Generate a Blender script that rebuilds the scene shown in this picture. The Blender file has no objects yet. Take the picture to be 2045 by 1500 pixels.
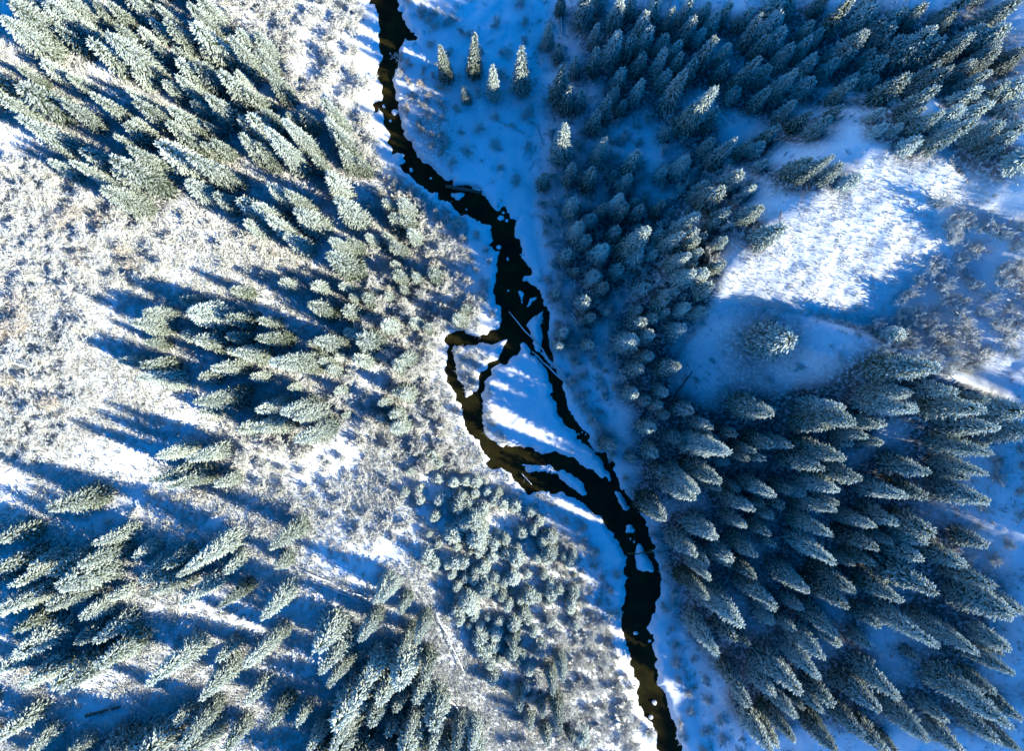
import bpy, math, random
import numpy as np

random.seed(7)
rng = np.random.default_rng(7)
scene = bpy.context.scene
COL = scene.collection

# ------------------------------------------------------------------ camera, sky, sun, exposure
CAM_H = 120.0
K = 1.5 / 2045.0                       # picture pixel -> metres per metre of depth (24 mm on a 36 mm sensor)
cam_data = bpy.data.cameras.new("drone_camera")
cam_data.sensor_width = 36.0
cam_data.lens = 24.0
cam_data.clip_start = 0.5
cam_data.clip_end = 6000.0
cam = bpy.data.objects.new("drone_camera", cam_data)
cam.location = (0, 0, CAM_H)
cam.rotation_euler = (0, 0, 0)
COL.objects.link(cam)
scene.camera = cam

SUN_AZ = math.radians(-25.0)       # towards the sun: to the lower right of the picture
SUN_EL = math.radians(26.0)
TAN_E = math.tan(SUN_EL)
SX, SY = math.cos(SUN_AZ), math.sin(SUN_AZ)

world = bpy.data.worlds.new("World")
scene.world = world
world.use_nodes = True
wn = world.node_tree
bg = wn.nodes["Background"]
sky = wn.nodes.new("ShaderNodeTexSky")
sky.sky_type = 'NISHITA'
sky.sun_disc = False
sky.sun_elevation = SUN_EL
sky.sun_rotation = math.atan2(SX, SY)
sky.altitude = 1200
sky.air_density = 1.0
sky.dust_density = 0.2
sky.ozone_density = 4.0
tint = wn.nodes.new("ShaderNodeMix")
tint.data_type = 'RGBA'
tint.blend_type = 'MULTIPLY'
tint.inputs["Factor"].default_value = 1.0
wn.links.new(sky.outputs["Color"], tint.inputs[6])
tint.inputs[7].default_value = (0.006, 0.66, 1.16, 1)
wn.links.new(tint.outputs[2], bg.inputs["Color"])
bg.inputs["Strength"].default_value = 0.15

sun_data = bpy.data.lights.new("sun", 'SUN')
sun_data.energy = 5.0
sun_data.angle = math.radians(0.5)
sun_data.color = (1.0, 0.96, 0.78)
sun = bpy.data.objects.new("sun", sun_data)
d = (-SX * math.cos(SUN_EL), -SY * math.cos(SUN_EL), -math.sin(SUN_EL))
from mathutils import Vector, Matrix
sun.rotation_euler = Vector(d).to_track_quat('-Z', 'Y').to_euler()
sun.location = (150, -80, 100)
COL.objects.link(sun)

vs = scene.view_settings
vs.view_transform = 'Standard'
vs.look = 'None'
vs.gamma = 1.0
vs.use_curve_mapping = False
vs.exposure = 1.06
scene.cycles.max_bounces = 4
scene.cycles.diffuse_bounces = 1

# ------------------------------------------------------------------ helpers
def tag(o, label=None, cat=None, group=None, kind=None):
    if label: o["label"] = label
    if cat: o["category"] = cat
    if group: o["group"] = group
    if kind: o["kind"] = kind
    return o

def mesh_from(name, verts, faces, mats, attr=None, smooth=False, mat_index=None):
    """verts (n,3) array, faces (m,3) int array of triangles"""
    verts = np.asarray(verts, dtype=np.float32); faces = np.asarray(faces, dtype=np.int32)
    m = bpy.data.meshes.new(name)
    m.vertices.add(len(verts)); m.vertices.foreach_set("co", verts.ravel())
    k = faces.shape[1]
    m.loops.add(faces.size); m.loops.foreach_set("vertex_index", faces.ravel())
    m.polygons.add(len(faces))
    m.polygons.foreach_set("loop_start", np.arange(0, faces.size, k, dtype=np.int32))
    m.polygons.foreach_set("use_smooth", np.full(len(faces), smooth, dtype=bool))
    for mt in (mats if isinstance(mats, (list, tuple)) else [mats]):
        m.materials.append(mt)
    if mat_index is not None:
        m.polygons.foreach_set("material_index", np.asarray(mat_index, dtype=np.int32))
    if attr is not None:
        for an, av in attr.items():
            a = m.attributes.new(an, 'FLOAT', 'POINT')
            a.data.foreach_set("value", np.asarray(av, dtype=np.float32))
    m.update(); m.validate()
    return m

def obj(name, mesh, parent=None, loc=(0, 0, 0)):
    o = bpy.data.objects.new(name, mesh)
    COL.objects.link(o)
    if parent is not None: o.parent = parent
    o.location = loc
    return o

def smoothstep(x):
    x = np.clip(x, 0, 1); return x * x * (3 - 2 * x)

_perm = rng.random((256, 256)).astype(np.float64)
def vnoise(x, y):
    x = np.asarray(x, float); y = np.asarray(y, float)
    xi = np.floor(x).astype(int); yi = np.floor(y).astype(int)
    fx = x - xi; fy = y - yi
    fx = fx * fx * (3 - 2 * fx); fy = fy * fy * (3 - 2 * fy)
    a = _perm[xi & 255, yi & 255]; b = _perm[(xi + 1) & 255, yi & 255]
    c = _perm[xi & 255, (yi + 1) & 255]; e = _perm[(xi + 1) & 255, (yi + 1) & 255]
    return (a * (1 - fx) + b * fx) * (1 - fy) + (c * (1 - fx) + e * fx) * fy
def fbm(x, y, oct=4):
    s = 0; a = 0.5
    for i in range(oct):
        s = s + a * (vnoise(x * 2 ** i + 17.3 * i, y * 2 ** i + 9.1 * i) - 0.5); a *= 0.5
    return s * 2

def in_poly(px, py, poly):
    px = np.asarray(px, float); py = np.asarray(py, float)
    r = np.zeros(px.shape, bool); n = len(poly)
    for i in range(n):
        x1, y1 = poly[i]; x2, y2 = poly[(i + 1) % n]
        if y1 == y2: continue
        c = ((y1 > py) != (y2 > py)) & (px < (x2 - x1) * (py - y1) / (y2 - y1) + x1)
        r ^= c
    return r
def sdist(px, py, poly):
    """signed distance, negative inside"""
    best = np.full(np.shape(px), 1e9); n = len(poly)
    for i in range(n):
        x1, y1 = poly[i]; x2, y2 = poly[(i + 1) % n]
        dx, dy = x2 - x1, y2 - y1; L = dx * dx + dy * dy
        if L == 0: continue
        t = np.clip(((px - x1) * dx + (py - y1) * dy) / L, 0, 1)
        best = np.minimum(best, (px - x1 - t * dx) ** 2 + (py - y1 - t * dy) ** 2)
    best = np.sqrt(best)
    return np.where(in_poly(px, py, poly), -best, best)

def ground_xy(px, py, z=0.0):
    dep = CAM_H - z
    return (px - 1022.5) * K * dep, -(py - 750.0) * K * dep

# ------------------------------------------------------------------ river outline (surveyed crop by crop)
def crop(pts, ox, oy, s): return [(ox + x * s, oy + y * s) for x, y in pts]
S3 = 300 / 1731.0
WATER = [
 crop([(155,-20),(185,60),(200,120),(205,200),(215,270),(208,350),(250,400),(245,425),(205,450),(200,510),(188,575),(225,610),(235,680),(225,750),(170,780),(168,840),(215,800),(240,850),(250,900),(270,960),(290,1010),(295,1090),(320,1145),(385,1150),(400,1190),(390,1230),(345,1245),(395,1275),(440,1310),(490,1350),(560,1410),(640,1440),(665,1500),(760,1500),(760,1340),(700,1330),(590,1240),(520,1190),(490,1160),(510,1150),(470,1100),(410,1030),(400,990),(355,930),(372,860),(368,760),(335,745),(325,640),(300,580),(340,500),(350,430),(350,370),(378,350),(385,280),(420,285),(505,312),(490,260),(410,190),(390,90),(330,-20)], 700, 0, 200/750.0),
 crop([(20,20),(30,130),(60,170),(10,235),(60,250),(110,290),(190,375),(260,430),(320,470),(440,490),(450,570),(490,610),(520,560),(590,610),(610,680),(680,720),(800,770),(950,845),(1020,860),(1050,960),(1100,1040),(1040,1090),(1060,1130),(1125,1150),(1115,1290),(1110,1400),(1085,1500),(1420,1500),(1430,1440),(1530,1410),(1500,1370),(1440,1280),(1390,1240),(1395,1060),(1370,1020),(1325,1020),(1310,900),(1335,800),(1260,770),(1220,640),(1175,625),(1160,680),(1110,680),(1040,620),(960,510),(900,435),(840,425),(700,410),(590,390),(550,340),(480,360),(440,290),(380,230),(200,100),(150,40)], 800, 300, S3),
 crop([(770,-20),(735,110),(750,370),(810,440),(805,560),(785,670),(640,720),(540,780),(420,740),(370,710),(280,720),(200,760),(150,850),(250,890),(330,880),(420,850),(560,860),(700,865),(770,850),(880,780),(895,860),(840,900),(790,1040),(700,1080),(640,1120),(560,1220),(580,1310),(620,1270),(720,1140),(880,1060),(1000,940),(1070,830),(1150,920),(1250,1040),(1330,1170),(1390,1300),(1420,1500),(1560,1500),(1500,1260),(1440,1180),(1330,1060),(1200,880),(1160,760),(1110,650),(1130,570),(1200,510),(1300,440),(1290,560),(1290,660),(1285,880),(1350,1000),(1400,1060),(1415,1030),(1350,900),(1340,760),(1360,640),(1368,500),(1355,420),(1310,390),(1290,270),(1230,190),(1140,140),(1080,160),(1070,60),(1120,50),(1180,20),(1150,-20)], 860, 540, S3),
 crop([(200,890),(260,880),(250,960),(285,1050),(300,1180),(365,1310),(380,1420),(420,1510),(300,1510),(280,1420),(200,1270),(175,1180),(185,1080),(170,980)], 860, 540, S3),
 crop([(190,-10),(250,100),(350,260),(350,400),(400,480),(440,590),(490,680),(550,690),(600,840),(680,900),(650,980),(720,1010),(800,1000),(880,1060),(940,1130),(970,1180),(1080,1290),(1140,1330),(1180,1290),(1280,1280),(1360,1300),(1500,1290),(1731,1380),(1731,1250),(1600,1200),(1480,1120),(1390,1075),(1290,1070),(1150,1070),(1080,1030),(1040,985),(1180,975),(1310,990),(1500,1050),(1731,1150),(1731,930),(1560,870),(1340,835),(1300,845),(1120,775),(900,750),(830,770),(720,700),(650,660),(620,590),(600,380),(590,300),(600,180),(575,70),(500,150),(440,150),(430,215),(390,180),(360,90),(320,-10)], 860, 760, S3),
 crop([(80,-10),(150,100),(250,280),(300,450),(370,680),(440,820),(560,950),(680,1090),(800,1170),(880,1250),(960,1390),(980,1500),(1075,1500),(1010,1360),(950,1230),(830,1170),(760,1110),(700,1040),(750,1000),(720,950),(680,940),(560,800),(520,680),(460,550),(430,430),(400,310),(330,210),(230,110),(140,-10)], 1050, 700, S3),
 crop([(190,-10),(270,100),(310,130),(320,100),(260,-10)], 1050, 700, S3),
 crop([(-20,20),(210,65),(300,130),(420,200),(530,250),(590,320),(690,360),(690,250),(620,200),(560,90),(490,-10),(620,30),(700,130),(780,320),(810,450),(950,560),(1060,720),(1130,900),(1150,1050),(1200,1130),(1250,1330),(1280,1510),(880,1510),(860,1420),(850,1280),(870,1240),(840,1140),(760,1010),(660,880),(580,780),(470,700),(360,570),(200,500),(-20,450)], 1100, 900, S3),
 crop([(290,-10),(300,110),(270,200),(245,520),(300,700),(340,900),(380,960),(360,1050),(400,1170),(450,1260),(500,1300),(515,1420),(530,1510),(710,1510),(660,1300),(610,1150),(590,1050),(530,990),(520,800),(495,690),(500,590),(460,590),(460,540),(510,400),(520,330),(550,270),(560,150),(540,60),(520,-10)], 1180, 1120, 240/947.0),
 crop([(550,-60),(612,-50),(600,130),(555,110)], 860, 760, S3),
 [(1312,1480),(1358,1480),(1375,1560),(1440,1700),(1600,1900),(1560,1930),(1390,1720),(1330,1570)],
 [(738,4),(790,4),(778,-80),(700,-220),(560,-420),(510,-400),(650,-210),(730,-70)],
]
ISLANDS = [
 crop([(560,475),(740,485),(740,540),(690,600),(640,590)], 800, 300, S3),
 crop([(1020,235),(1095,240),(1085,290),(1060,300),(1050,400),(1030,330)], 860, 540, S3),
 crop([(1140,350),(1215,290),(1200,350),(1130,430),(1105,415)], 860, 540, S3),
 crop([(-20,190),(150,250),(250,300),(350,370),(430,460),(400,510),(350,490),(150,370),(60,290),(-20,240)], 1100, 900, S3),
 crop([(730,480),(790,470),(860,570),(935,685),(830,690),(780,580)], 1100, 900, S3),
 crop([(850,860),(910,860),(985,945),(880,935)], 1100, 900, S3),
 crop([(905,990),(980,1020),(950,1035),(920,1030)], 1100, 900, S3),
 crop([(980,1080),(1040,1090),(1120,1210),(1170,1350),(1180,1420),(1020,1410),(985,1320),(965,1180)], 1100, 900, S3),
]
def river_sd(X, Y):
    """metres to the water's edge, negative in the water; only evaluated near the river"""
    out = np.full(np.shape(X), 50.0)
    near = (np.abs(X - river_x(Y)) < 26)
    x = X[near]; y = Y[near]
    if x.size == 0: return out
    px = x / (K * CAM_H) + 1022.5; py = 750 - y / (K * CAM_H)
    jx = 9 * fbm(x * 0.9, y * 0.9, 3); jy = 9 * fbm(x * 0.9 + 40, y * 0.9 + 60, 3)
    px = px + jx; py = py + jy
    sd = np.full(x.shape, 1e9)
    def bounded(poly):
        xs = [p[0] for p in poly]; ys = [p[1] for p in poly]
        m = (px > min(xs) - 60) & (px < max(xs) + 60) & (py > min(ys) - 60) & (py < max(ys) + 60)
        r = np.full(px.shape, 60.0); r[m] = sdist(px[m], py[m], poly); return r
    for p in WATER: sd = np.minimum(sd, bounded(p))
    for p in ISLANDS: sd = np.maximum(sd, -bounded(p))
    out[near] = sd * K * CAM_H
    return out

_rc = np.array([(-420,560),(-200,680),(0,775),(200,775),(300,800),(380,890),(440,990),(600,1010),(700,1020),(850,1050),(950,1120),(1050,1230),(1150,1270),(1300,1280),(1400,1300),(1500,1330),(1700,1430),(1920,1580)], float)
_ry = -(_rc[:, 0] - 750) * K * CAM_H; _rx = (_rc[:, 1] - 1022.5) * K * CAM_H
def river_x(Y): return np.interp(Y, _ry[::-1], _rx[::-1])

# ------------------------------------------------------------------ terrain: valley floor, slopes, knoll, added shade ridge
_tr = np.array([(-400,1110),(0,1085),(300,1060),(450,1065),(600,1095),(750,1135),(900,1225),(1000,1270),(1100,1320),(1300,1350),(1480,1420),(1700,1500),(1950,1650)], float)
_tl = np.array([(-400,700),(0,735),(300,775),(500,840),(650,880),(800,890),(930,960),(1010,1060),(1100,1170),(1300,1250),(1480,1300),(1700,1390),(1950,1530)], float)
def toe(tab, Y):
    ty = -(tab[:, 0] - 750) * K * CAM_H; tx = (tab[:, 1] - 1022.5) * K * CAM_H
    return np.interp(Y, ty[::-1], tx[::-1])
def base_z(X, Y):
    p = np.clip(toe(_tl, Y) - X, 0, 220)
    q = np.clip(X - toe(_tr, Y), 0, 400)
    left = (0.42 * p - 0.0009 * p * p) * smoothstep(p / 14 + 0.3)
    rs = 0.44 + 0.03 * smoothstep((-Y - 2) / 25.0)
    right = np.where(q > 85, rs * 85 + 0.1 * (q - 85), rs * q) * smoothstep(q / 12 + 0.45)
    und = 1.8 * fbm(X / 34.0 + 5, Y / 34.0 + 3, 2) * smoothstep((p + q) / 25)
    return left + right + und

UB_PX = [(1225,1640),(1200,1480),(1195,1370),(1265,1230),(1330,1120),(1320,1020),(1260,920),(1255,860),(1215,770),(1165,690),(1090,590),(1010,500),(905,380),(890,290),(895,150),(850,20)]  # shadow edge that the unseen ridge's crest is shaped to throw
def uv(X, Y): return X * SX + Y * SY, -X * SY + Y * SX
_ctrl = []
for a, b in UB_PX:
    gx, gy = ground_xy(a, b, 0.5); u_, v_ = uv(gx, gy); _ctrl.append((v_, u_))
for a, b, D in [(1180,20,3.5),(1400,40,5.0),(1700,60,5.5),(2000,40,6.0)]:
    z_ = 5.0
    for _ in range(8):
        gx, gy = ground_xy(a, b, z_); z_ = float(base_z(np.array([gx]), np.array([gy]))[0])
    u_, v_ = uv(gx, gy); _ctrl.append((v_, u_ - (z_ + D) / TAN_E))
_ctrl.sort()
_cv = np.array([c[0] for c in _ctrl]); _cu = np.array([c[1] for c in _ctrl])
PATCH_PX = [(1440,572),(1530,478),(1605,425),(1700,352),(1765,312),(1815,288),(1862,308),(1905,345),(1935,378),(1960,410),(1905,430),(1915,470),(1915,515),(1860,535),(1830,570),(1775,585),(1755,632),(1720,655),(1660,640),(1590,618),(1520,600)]
def light_z0(X, Y):
    u_, v_ = uv(X, Y); return TAN_E * (u_ - np.interp(v_, _cv, _cu))
# the sunlit clearing: a shoulder that stands up to the light; for every sun line v it spans u from NW edge to SE edge
P_SLOPE = -0.04
_vt = np.linspace(-60, 80, 281)
def span_tables(poly):
    lo = np.full(_vt.shape, np.nan); hi = lo.copy()
    pu = [uv(x, y) for x, y in poly]
    for i in range(len(pu)):
        (u1, v1), (u2, v2) = pu[i], pu[(i + 1) % len(pu)]
        if abs(v1 - v2) < 1e-6: continue
        m = (_vt >= min(v1, v2)) & (_vt <= max(v1, v2))
        uu = u1 + (u2 - u1) * (_vt[m] - v1) / (v2 - v1)
        lo[m] = np.fmin(lo[m], uu); hi[m] = np.fmax(hi[m], uu)
    ok = ~np.isnan(lo)
    w = np.where(ok, hi - lo, 0.0)
    lo = np.interp(_vt, _vt[ok], lo[ok]); hi = np.interp(_vt, _vt[ok], hi[ok])
    k = np.exp(-np.linspace(-2, 2, 9) ** 2); k /= k.sum()
    sm = lambda q: np.convolve(np.pad(q, 4, mode='edge'), k, 'valid')
    return sm(lo), sm(hi), sm(w)
def shoulder(u_, v_):
    un = np.interp(v_, _vt, T_LO)
    return TAN_E * (un - np.interp(v_, _cv, _cu)) + P_SLOPE * (u_ - un)
_z = [18.0] * len(PATCH_PX)
for _ in range(12):
    PATCH = [ground_xy(a, b, z_) for (a, b), z_ in zip(PATCH_PX, _z)]
    T_LO, T_HI, T_W = span_tables(PATCH)
    _z = [0.5 * z_ + 0.5 * float(shoulder(*uv(x, y))) for (x, y), z_ in zip(PATCH, _z)]
def gap(v_): return np.interp(v_, _vt, (TAN_E - P_SLOPE) * T_W + 0.9 * (T_W > 0.5))  # dip shaped into the added ridge crest so sun reaches the clearing
_g = gap(_vt); _k = np.exp(-(np.arange(-30, 31) / 11.0) ** 2); _k /= _k.sum()
GAP_S = np.convolve(np.pad(_g, 30, mode='edge'), _k, 'valid')
def light_z(X, Y):
    """height of the sun's shadow plane thrown by the added ridge"""
    u_, v_ = uv(X, Y)
    return TAN_E * (u_ - np.interp(v_, _cv, _cu)) - gap(v_)
def terrain_smooth(X, Y):
    X = np.asarray(X, float); Y = np.asarray(Y, float)
    z = base_z(X, Y)
    u_, v_ = uv(X, Y)
    near = (X > 5) & (X < 110) & (np.abs(Y) < 75)
    if near.any():
        x = X[near]; y = Y[near]; zz = z[near]
        sd = sdist(x, y, PATCH)
        un, vn = uv(x, y)
        # outside the clearing the shoulder keeps the height of the nearest edge and falls away
        top = shoulder(np.clip(un, np.interp(vn, _vt, T_LO), np.interp(vn, _vt, T_HI)), vn) + 0.93 * TAN_E * np.clip(un - np.interp(vn, _vt, T_HI), 0, 30)
        lee = un < np.interp(vn, _vt, T_LO) + 1
        reach = np.where(lee, 15.0, 30.0)
        w = smoothstep(1 - np.maximum(sd, 0) / reach)
        z[near] = zz + (top - zz) * w - np.where(lee, 0, 0.8) * smoothstep(np.maximum(sd, 0) / 2.0) * w
    vm = smoothstep((v_ - (_vt[T_W > 0.5].min() - 14)) / 14) * smoothstep(((_vt[T_W > 0.5].max() + 14) - v_) / 14)
    lim = TAN_E * (u_ - np.interp(v_, _cv, _cu)) - np.interp(v_, _vt, GAP_S) - 0.6 * vm - 2.0 * (1 - vm)
    over = np.maximum(0, z - lim) * (u_ > np.interp(v_, _vt, T_HI)) * (u_ < 92) * np.maximum(vm, smoothstep((X - 40) / 15))
    z = z - over * smoothstep((u_ - np.interp(v_, _vt, T_HI)) / 2.0)
    # unseen ridge added at the lower right, crest shaped to cast the shade
    uc = 210.0
    C = TAN_E * (uc - np.interp(v_, _cv, _cu)) - 8.0 - gap(v_)
    t = np.clip((u_ - 92) / (uc - 92), 0, 1)
    w = smoothstep((240 - np.abs(v_)) / 80)
    z = z + np.maximum(0, C - z) * t ** 1.6 * w * np.where(u_ > uc, np.clip(1 - (u_ - uc) / 400, 0.3, 1), 1)
    return z

# ------------------------------------------------------------------ materials
def new_mat(name):
    m = bpy.data.materials.new(name); m.use_nodes = True
    return m, m.node_tree, m.node_tree.nodes["Principled BSDF"]
def node(nt, t, **kw):
    n = nt.nodes.new(t)
    for k, v in kw.items(): setattr(n, k, v)
    return n
def mixc(nt, fac, a, b):
    n = node(nt, "ShaderNodeMix", data_type='RGBA')
    for i, s in ((0, fac), (6, a), (7, b)):
        if hasattr(s, "links"): nt.links.new(s, n.inputs[i])
        elif i == 0: n.inputs[0].default_value = s
        else: n.inputs[i].default_value = (*s, 1)
    return n.outputs[2]
def math_n(nt, op, a, b=0.0, c=None, clamp=False):
    n = node(nt, "ShaderNodeMath", operation=op, use_clamp=clamp)
    for i, s in enumerate((a, b) if c is None else (a, b, c)):
        if hasattr(s, "links"): nt.links.new(s, n.inputs[i])
        else: n.inputs[i].default_value = s
    return n.outputs[0]
def noise_n(nt, scale, detail=3, rough=0.6, coord="Object"):
    tc = node(nt, "ShaderNodeTexCoord"); n = node(nt, "ShaderNodeTexNoise")
    n.inputs["Scale"].default_value = scale; n.inputs["Detail"].default_value = detail; n.inputs["Roughness"].default_value = rough
    nt.links.new(tc.outputs[coord], n.inputs["Vector"]); return n.outputs["Fac"]
def ramp_n(nt, fac, p0, p1):
    n = node(nt, "ShaderNodeMapRange"); n.clamp = True
    n.inputs["From Min"].default_value = p0; n.inputs["From Max"].default_value = p1
    nt.links.new(fac, n.inputs["Value"]); return n.outputs[0]

SNOW = (0.80, 0.82, 0.84)
def snow_material(name, grassy):
    m, nt, b = new_mat(name)
    base = SNOW
    n1 = noise_n(nt, 1.7, 5, 0.65)
    col = mixc(nt, ramp_n(nt, n1, 0.35, 0.7), (0.76, 0.78, 0.80), (0.85, 0.86, 0.86))
    if grassy:
        at = node(nt, "ShaderNodeAttribute", attribute_name="grass")
        n2 = noise_n(nt, 2.6, 6, 0.75)
        g = math_n(nt, 'MULTIPLY', at.outputs["Fac"], ramp_n(nt, n2, 0.42, 0.60))
        n3 = noise_n(nt, 0.35, 2)
        tan = mixc(nt, ramp_n(nt, n3, 0.4, 0.6), (0.20, 0.17, 0.10), (0.30, 0.17, 0.08))
        col = mixc(nt, g, col, tan)
        at2 = node(nt, "ShaderNodeAttribute", attribute_name="litter_shade")
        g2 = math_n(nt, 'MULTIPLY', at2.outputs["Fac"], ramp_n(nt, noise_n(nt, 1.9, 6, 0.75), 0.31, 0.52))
        col = mixc(nt, g2, col, (0.03, 0.024, 0.018))  # near-black litter tone, with forest shade painted into it
    nt.links.new(col, b.inputs["Base Color"])
    b.inputs["Roughness"].default_value = 0.65
    bump = node(nt, "ShaderNodeBump"); bump.inputs["Strength"].default_value = 0.5; bump.inputs["Distance"].default_value = 0.12
    nt.links.new(noise_n(nt, 2.4, 6, 0.7), bump.inputs["Height"]); nt.links.new(bump.outputs[0], b.inputs["Normal"])
    return m
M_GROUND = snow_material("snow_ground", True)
M_SNOW = snow_material("snow_cap", False)

def frosted(name, plain_a, plain_b, frost, up_gain, bias, rnd, through=0.0):
    m, nt, b = new_mat(name)
    at = node(nt, "ShaderNodeAttribute", attribute_name="frost")
    oi = node(nt, "ShaderNodeObjectInfo")
    geo = node(nt, "ShaderNodeNewGeometry"); sep = node(nt, "ShaderNodeSeparateXYZ")
    nt.links.new(geo.outputs["Normal"], sep.inputs[0])
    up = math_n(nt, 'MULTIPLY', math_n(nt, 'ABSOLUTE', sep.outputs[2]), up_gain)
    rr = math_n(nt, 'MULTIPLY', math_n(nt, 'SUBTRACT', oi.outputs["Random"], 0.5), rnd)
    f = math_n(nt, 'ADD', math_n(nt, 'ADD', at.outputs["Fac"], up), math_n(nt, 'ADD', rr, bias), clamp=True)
    r2 = math_n(nt, 'FRACT', math_n(nt, 'MULTIPLY', oi.outputs["Random"], 7.31))
    plain = mixc(nt, r2, plain_a, plain_b)
    col = mixc(nt, f, plain, frost)
    nt.links.new(col, b.inputs["Base Color"]); b.inputs["Roughness"].default_value = 0.75
    b.inputs["Specular IOR Level"].default_value = 0.2
    if through:     # rime lets light through
        tr = node(nt, "ShaderNodeBsdfTranslucent"); nt.links.new(col, tr.inputs["Color"])
        mx = node(nt, "ShaderNodeMixShader"); mx.inputs[0].default_value = through
        nt.links.new(b.outputs[0], mx.inputs[1]); nt.links.new(tr.outputs[0], mx.inputs[2])
        nt.links.new(mx.outputs[0], nt.nodes["Material Output"].inputs["Surface"])
    return m
M_NEEDLE = frosted("frosted_needles", (0.028, 0.052, 0.030), (0.062, 0.078, 0.024), (0.82, 0.90, 0.80), 0.34, -0.35, 0.40, 0.28)
M_TWIG = frosted("frosted_twigs", (0.27, 0.25, 0.20), (0.32, 0.26, 0.18), (0.77, 0.77, 0.72), 0.15, 0.0, 0.3)
M_TAN = frosted("rusty_twigs", (0.36, 0.25, 0.15), (0.42, 0.33, 0.23), (0.74, 0.71, 0.66), 0.1, -0.12, 0.3)

def bark(name, c1, c2):
    m, nt, b = new_mat(name)
    nt.links.new(mixc(nt, ramp_n(nt, noise_n(nt, 5, 5), 0.35, 0.65), c1, c2), b.inputs["Base Color"])
    b.inputs["Roughness"].default_value = 0.85
    return m
M_BARK = bark("bark", (0.06, 0.045, 0.032), (0.13, 0.10, 0.075))
M_REDBARK = bark("red_bark", (0.20, 0.09, 0.035), (0.34, 0.17, 0.07))
M_ROCK = bark("wet_rock", (0.03, 0.028, 0.025), (0.08, 0.075, 0.068))

m, nt, b = new_mat("river_water")
n1 = noise_n(nt, 0.25, 4, 0.6); n2 = noise_n(nt, 1.6, 4, 0.6)
deep = mixc(nt, ramp_n(nt, n1, 0.35, 0.65), (0.008, 0.007, 0.003), (0.034, 0.029, 0.007))
nt.links.new(mixc(nt, ramp_n(nt, n2, 0.3, 0.75), deep, (0.014, 0.012, 0.004)), b.inputs["Base Color"])
b.inputs["Roughness"].default_value = 0.08; b.inputs["IOR"].default_value = 1.33; b.inputs["Specular IOR Level"].default_value = 0.10
bp = node(nt, "ShaderNodeBump"); bp.inputs["Strength"].default_value = 0.25; bp.inputs["Distance"].default_value = 0.05
nt.links.new(noise_n(nt, 3.0, 3), bp.inputs["Height"]); nt.links.new(bp.outputs[0], b.inputs["Normal"])
M_WATER = m

# ------------------------------------------------------------------ ground sheet with the carved river bed
def axis(half, step):
    core = np.arange(-half, half + step / 2, step)
    ext = []; p = core[-1]; s = step
    while p < 2600:
        s = min(s * 1.13, 160); p += s; ext.append(p)
    ext = np.array(ext)
    return np.concatenate([-ext[::-1], core, ext])
ax = axis(94, 0.36); ay = axis(72, 0.36)
GX, GY = np.meshgrid(ax, ay)
gz = terrain_smooth(GX, GY)
rsd = river_sd(GX, GY)
rough = 0.42 * fbm(GX / 2.3, GY / 2.3, 4) + 0.30 * fbm(GX / 7.0, GY / 7.0, 2)
flat = smoothstep((rsd - 0.3) / 4.0)
far = smoothstep((np.hypot(GX, GY) - 150) / 300)
gz = gz + rough * (0.25 + 0.75 * flat) * (1 - far) + far * (60 * fbm(GX / 420, GY / 420, 3) + 40 * smoothstep((np.hypot(GX, GY) - 300) / 1500))
bank = 0.32 * smoothstep((rsd + 0.05) / 0.75) + 0.12
gz = np.where(rsd < 0.9, np.where(rsd < 0, np.maximum(-0.9, rsd * 0.9) , bank * np.clip(rsd / 0.25, 0, 1)) * 1.0 - 0.35 + np.where(rsd > 0, 0.35 * smoothstep(rsd / 0.9), 0) + smoothstep((rsd - 0.2) / 0.7) * np.minimum(gz, 2.5), gz + 0.44)
def terrain(x, y):
    """height of the finished ground sheet (bilinear)"""
    i = int(np.clip(np.searchsorted(ax, x) - 1, 0, len(ax) - 2)); j = int(np.clip(np.searchsorted(ay, y) - 1, 0, len(ay) - 2))
    fx = (x - ax[i]) / (ax[i + 1] - ax[i]); fy = (y - ay[j]) / (ay[j + 1] - ay[j])
    return float((gz[j, i] * (1 - fx) + gz[j, i + 1] * fx) * (1 - fy) + (gz[j + 1, i] * (1 - fx) + gz[j + 1, i + 1] * fx) * fy)
# dry grass showing through: brown meadow patches
def blob(px, py, r):
    gx, gy = ground_xy(px, py, 6.0); return np.exp(-((GX - gx) ** 2 + (GY - gy) ** 2) / (r * K * 114) ** 2)
grass = 0.16 * smoothstep(fbm(GX / 9 + 3, GY / 9, 3) * 2 + 0.2) * (GX < river_x(GY) - 4)
for a in [(30,380,120),(40,750,130),(120,860,110),(20,990,100),(580,525,45),(330,1450,110),(200,1170,40),(250,960,50),(470,880,40),(900,1000,0.1),(215,430,90),(1660,640,0.1),(490,930,30),(850,230,50),(870,270,40)]:
    grass = np.maximum(grass, 0.9 * blob(*a))
# water sheet: a ribbon a little wider than the river
wy = np.concatenate([np.arange(-130, 150, 2.0)])
wl = river_x(wy) - 24; wr = river_x(wy) + 24
WV = np.concatenate([np.stack([wl, wy, np.full_like(wy, -0.34)], 1), np.stack([wr, wy, np.full_like(wy, -0.34)], 1)])
n_ = len(wy); i_ = np.arange(n_ - 1)
WF = np.stack([i_, i_ + n_, i_ + n_ + 1, i_ + 1], 1)
tag(obj("river_water", mesh_from("river_water", WV, WF, M_WATER)), "dark unfrozen river winding between snow banks", kind="structure")

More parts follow.
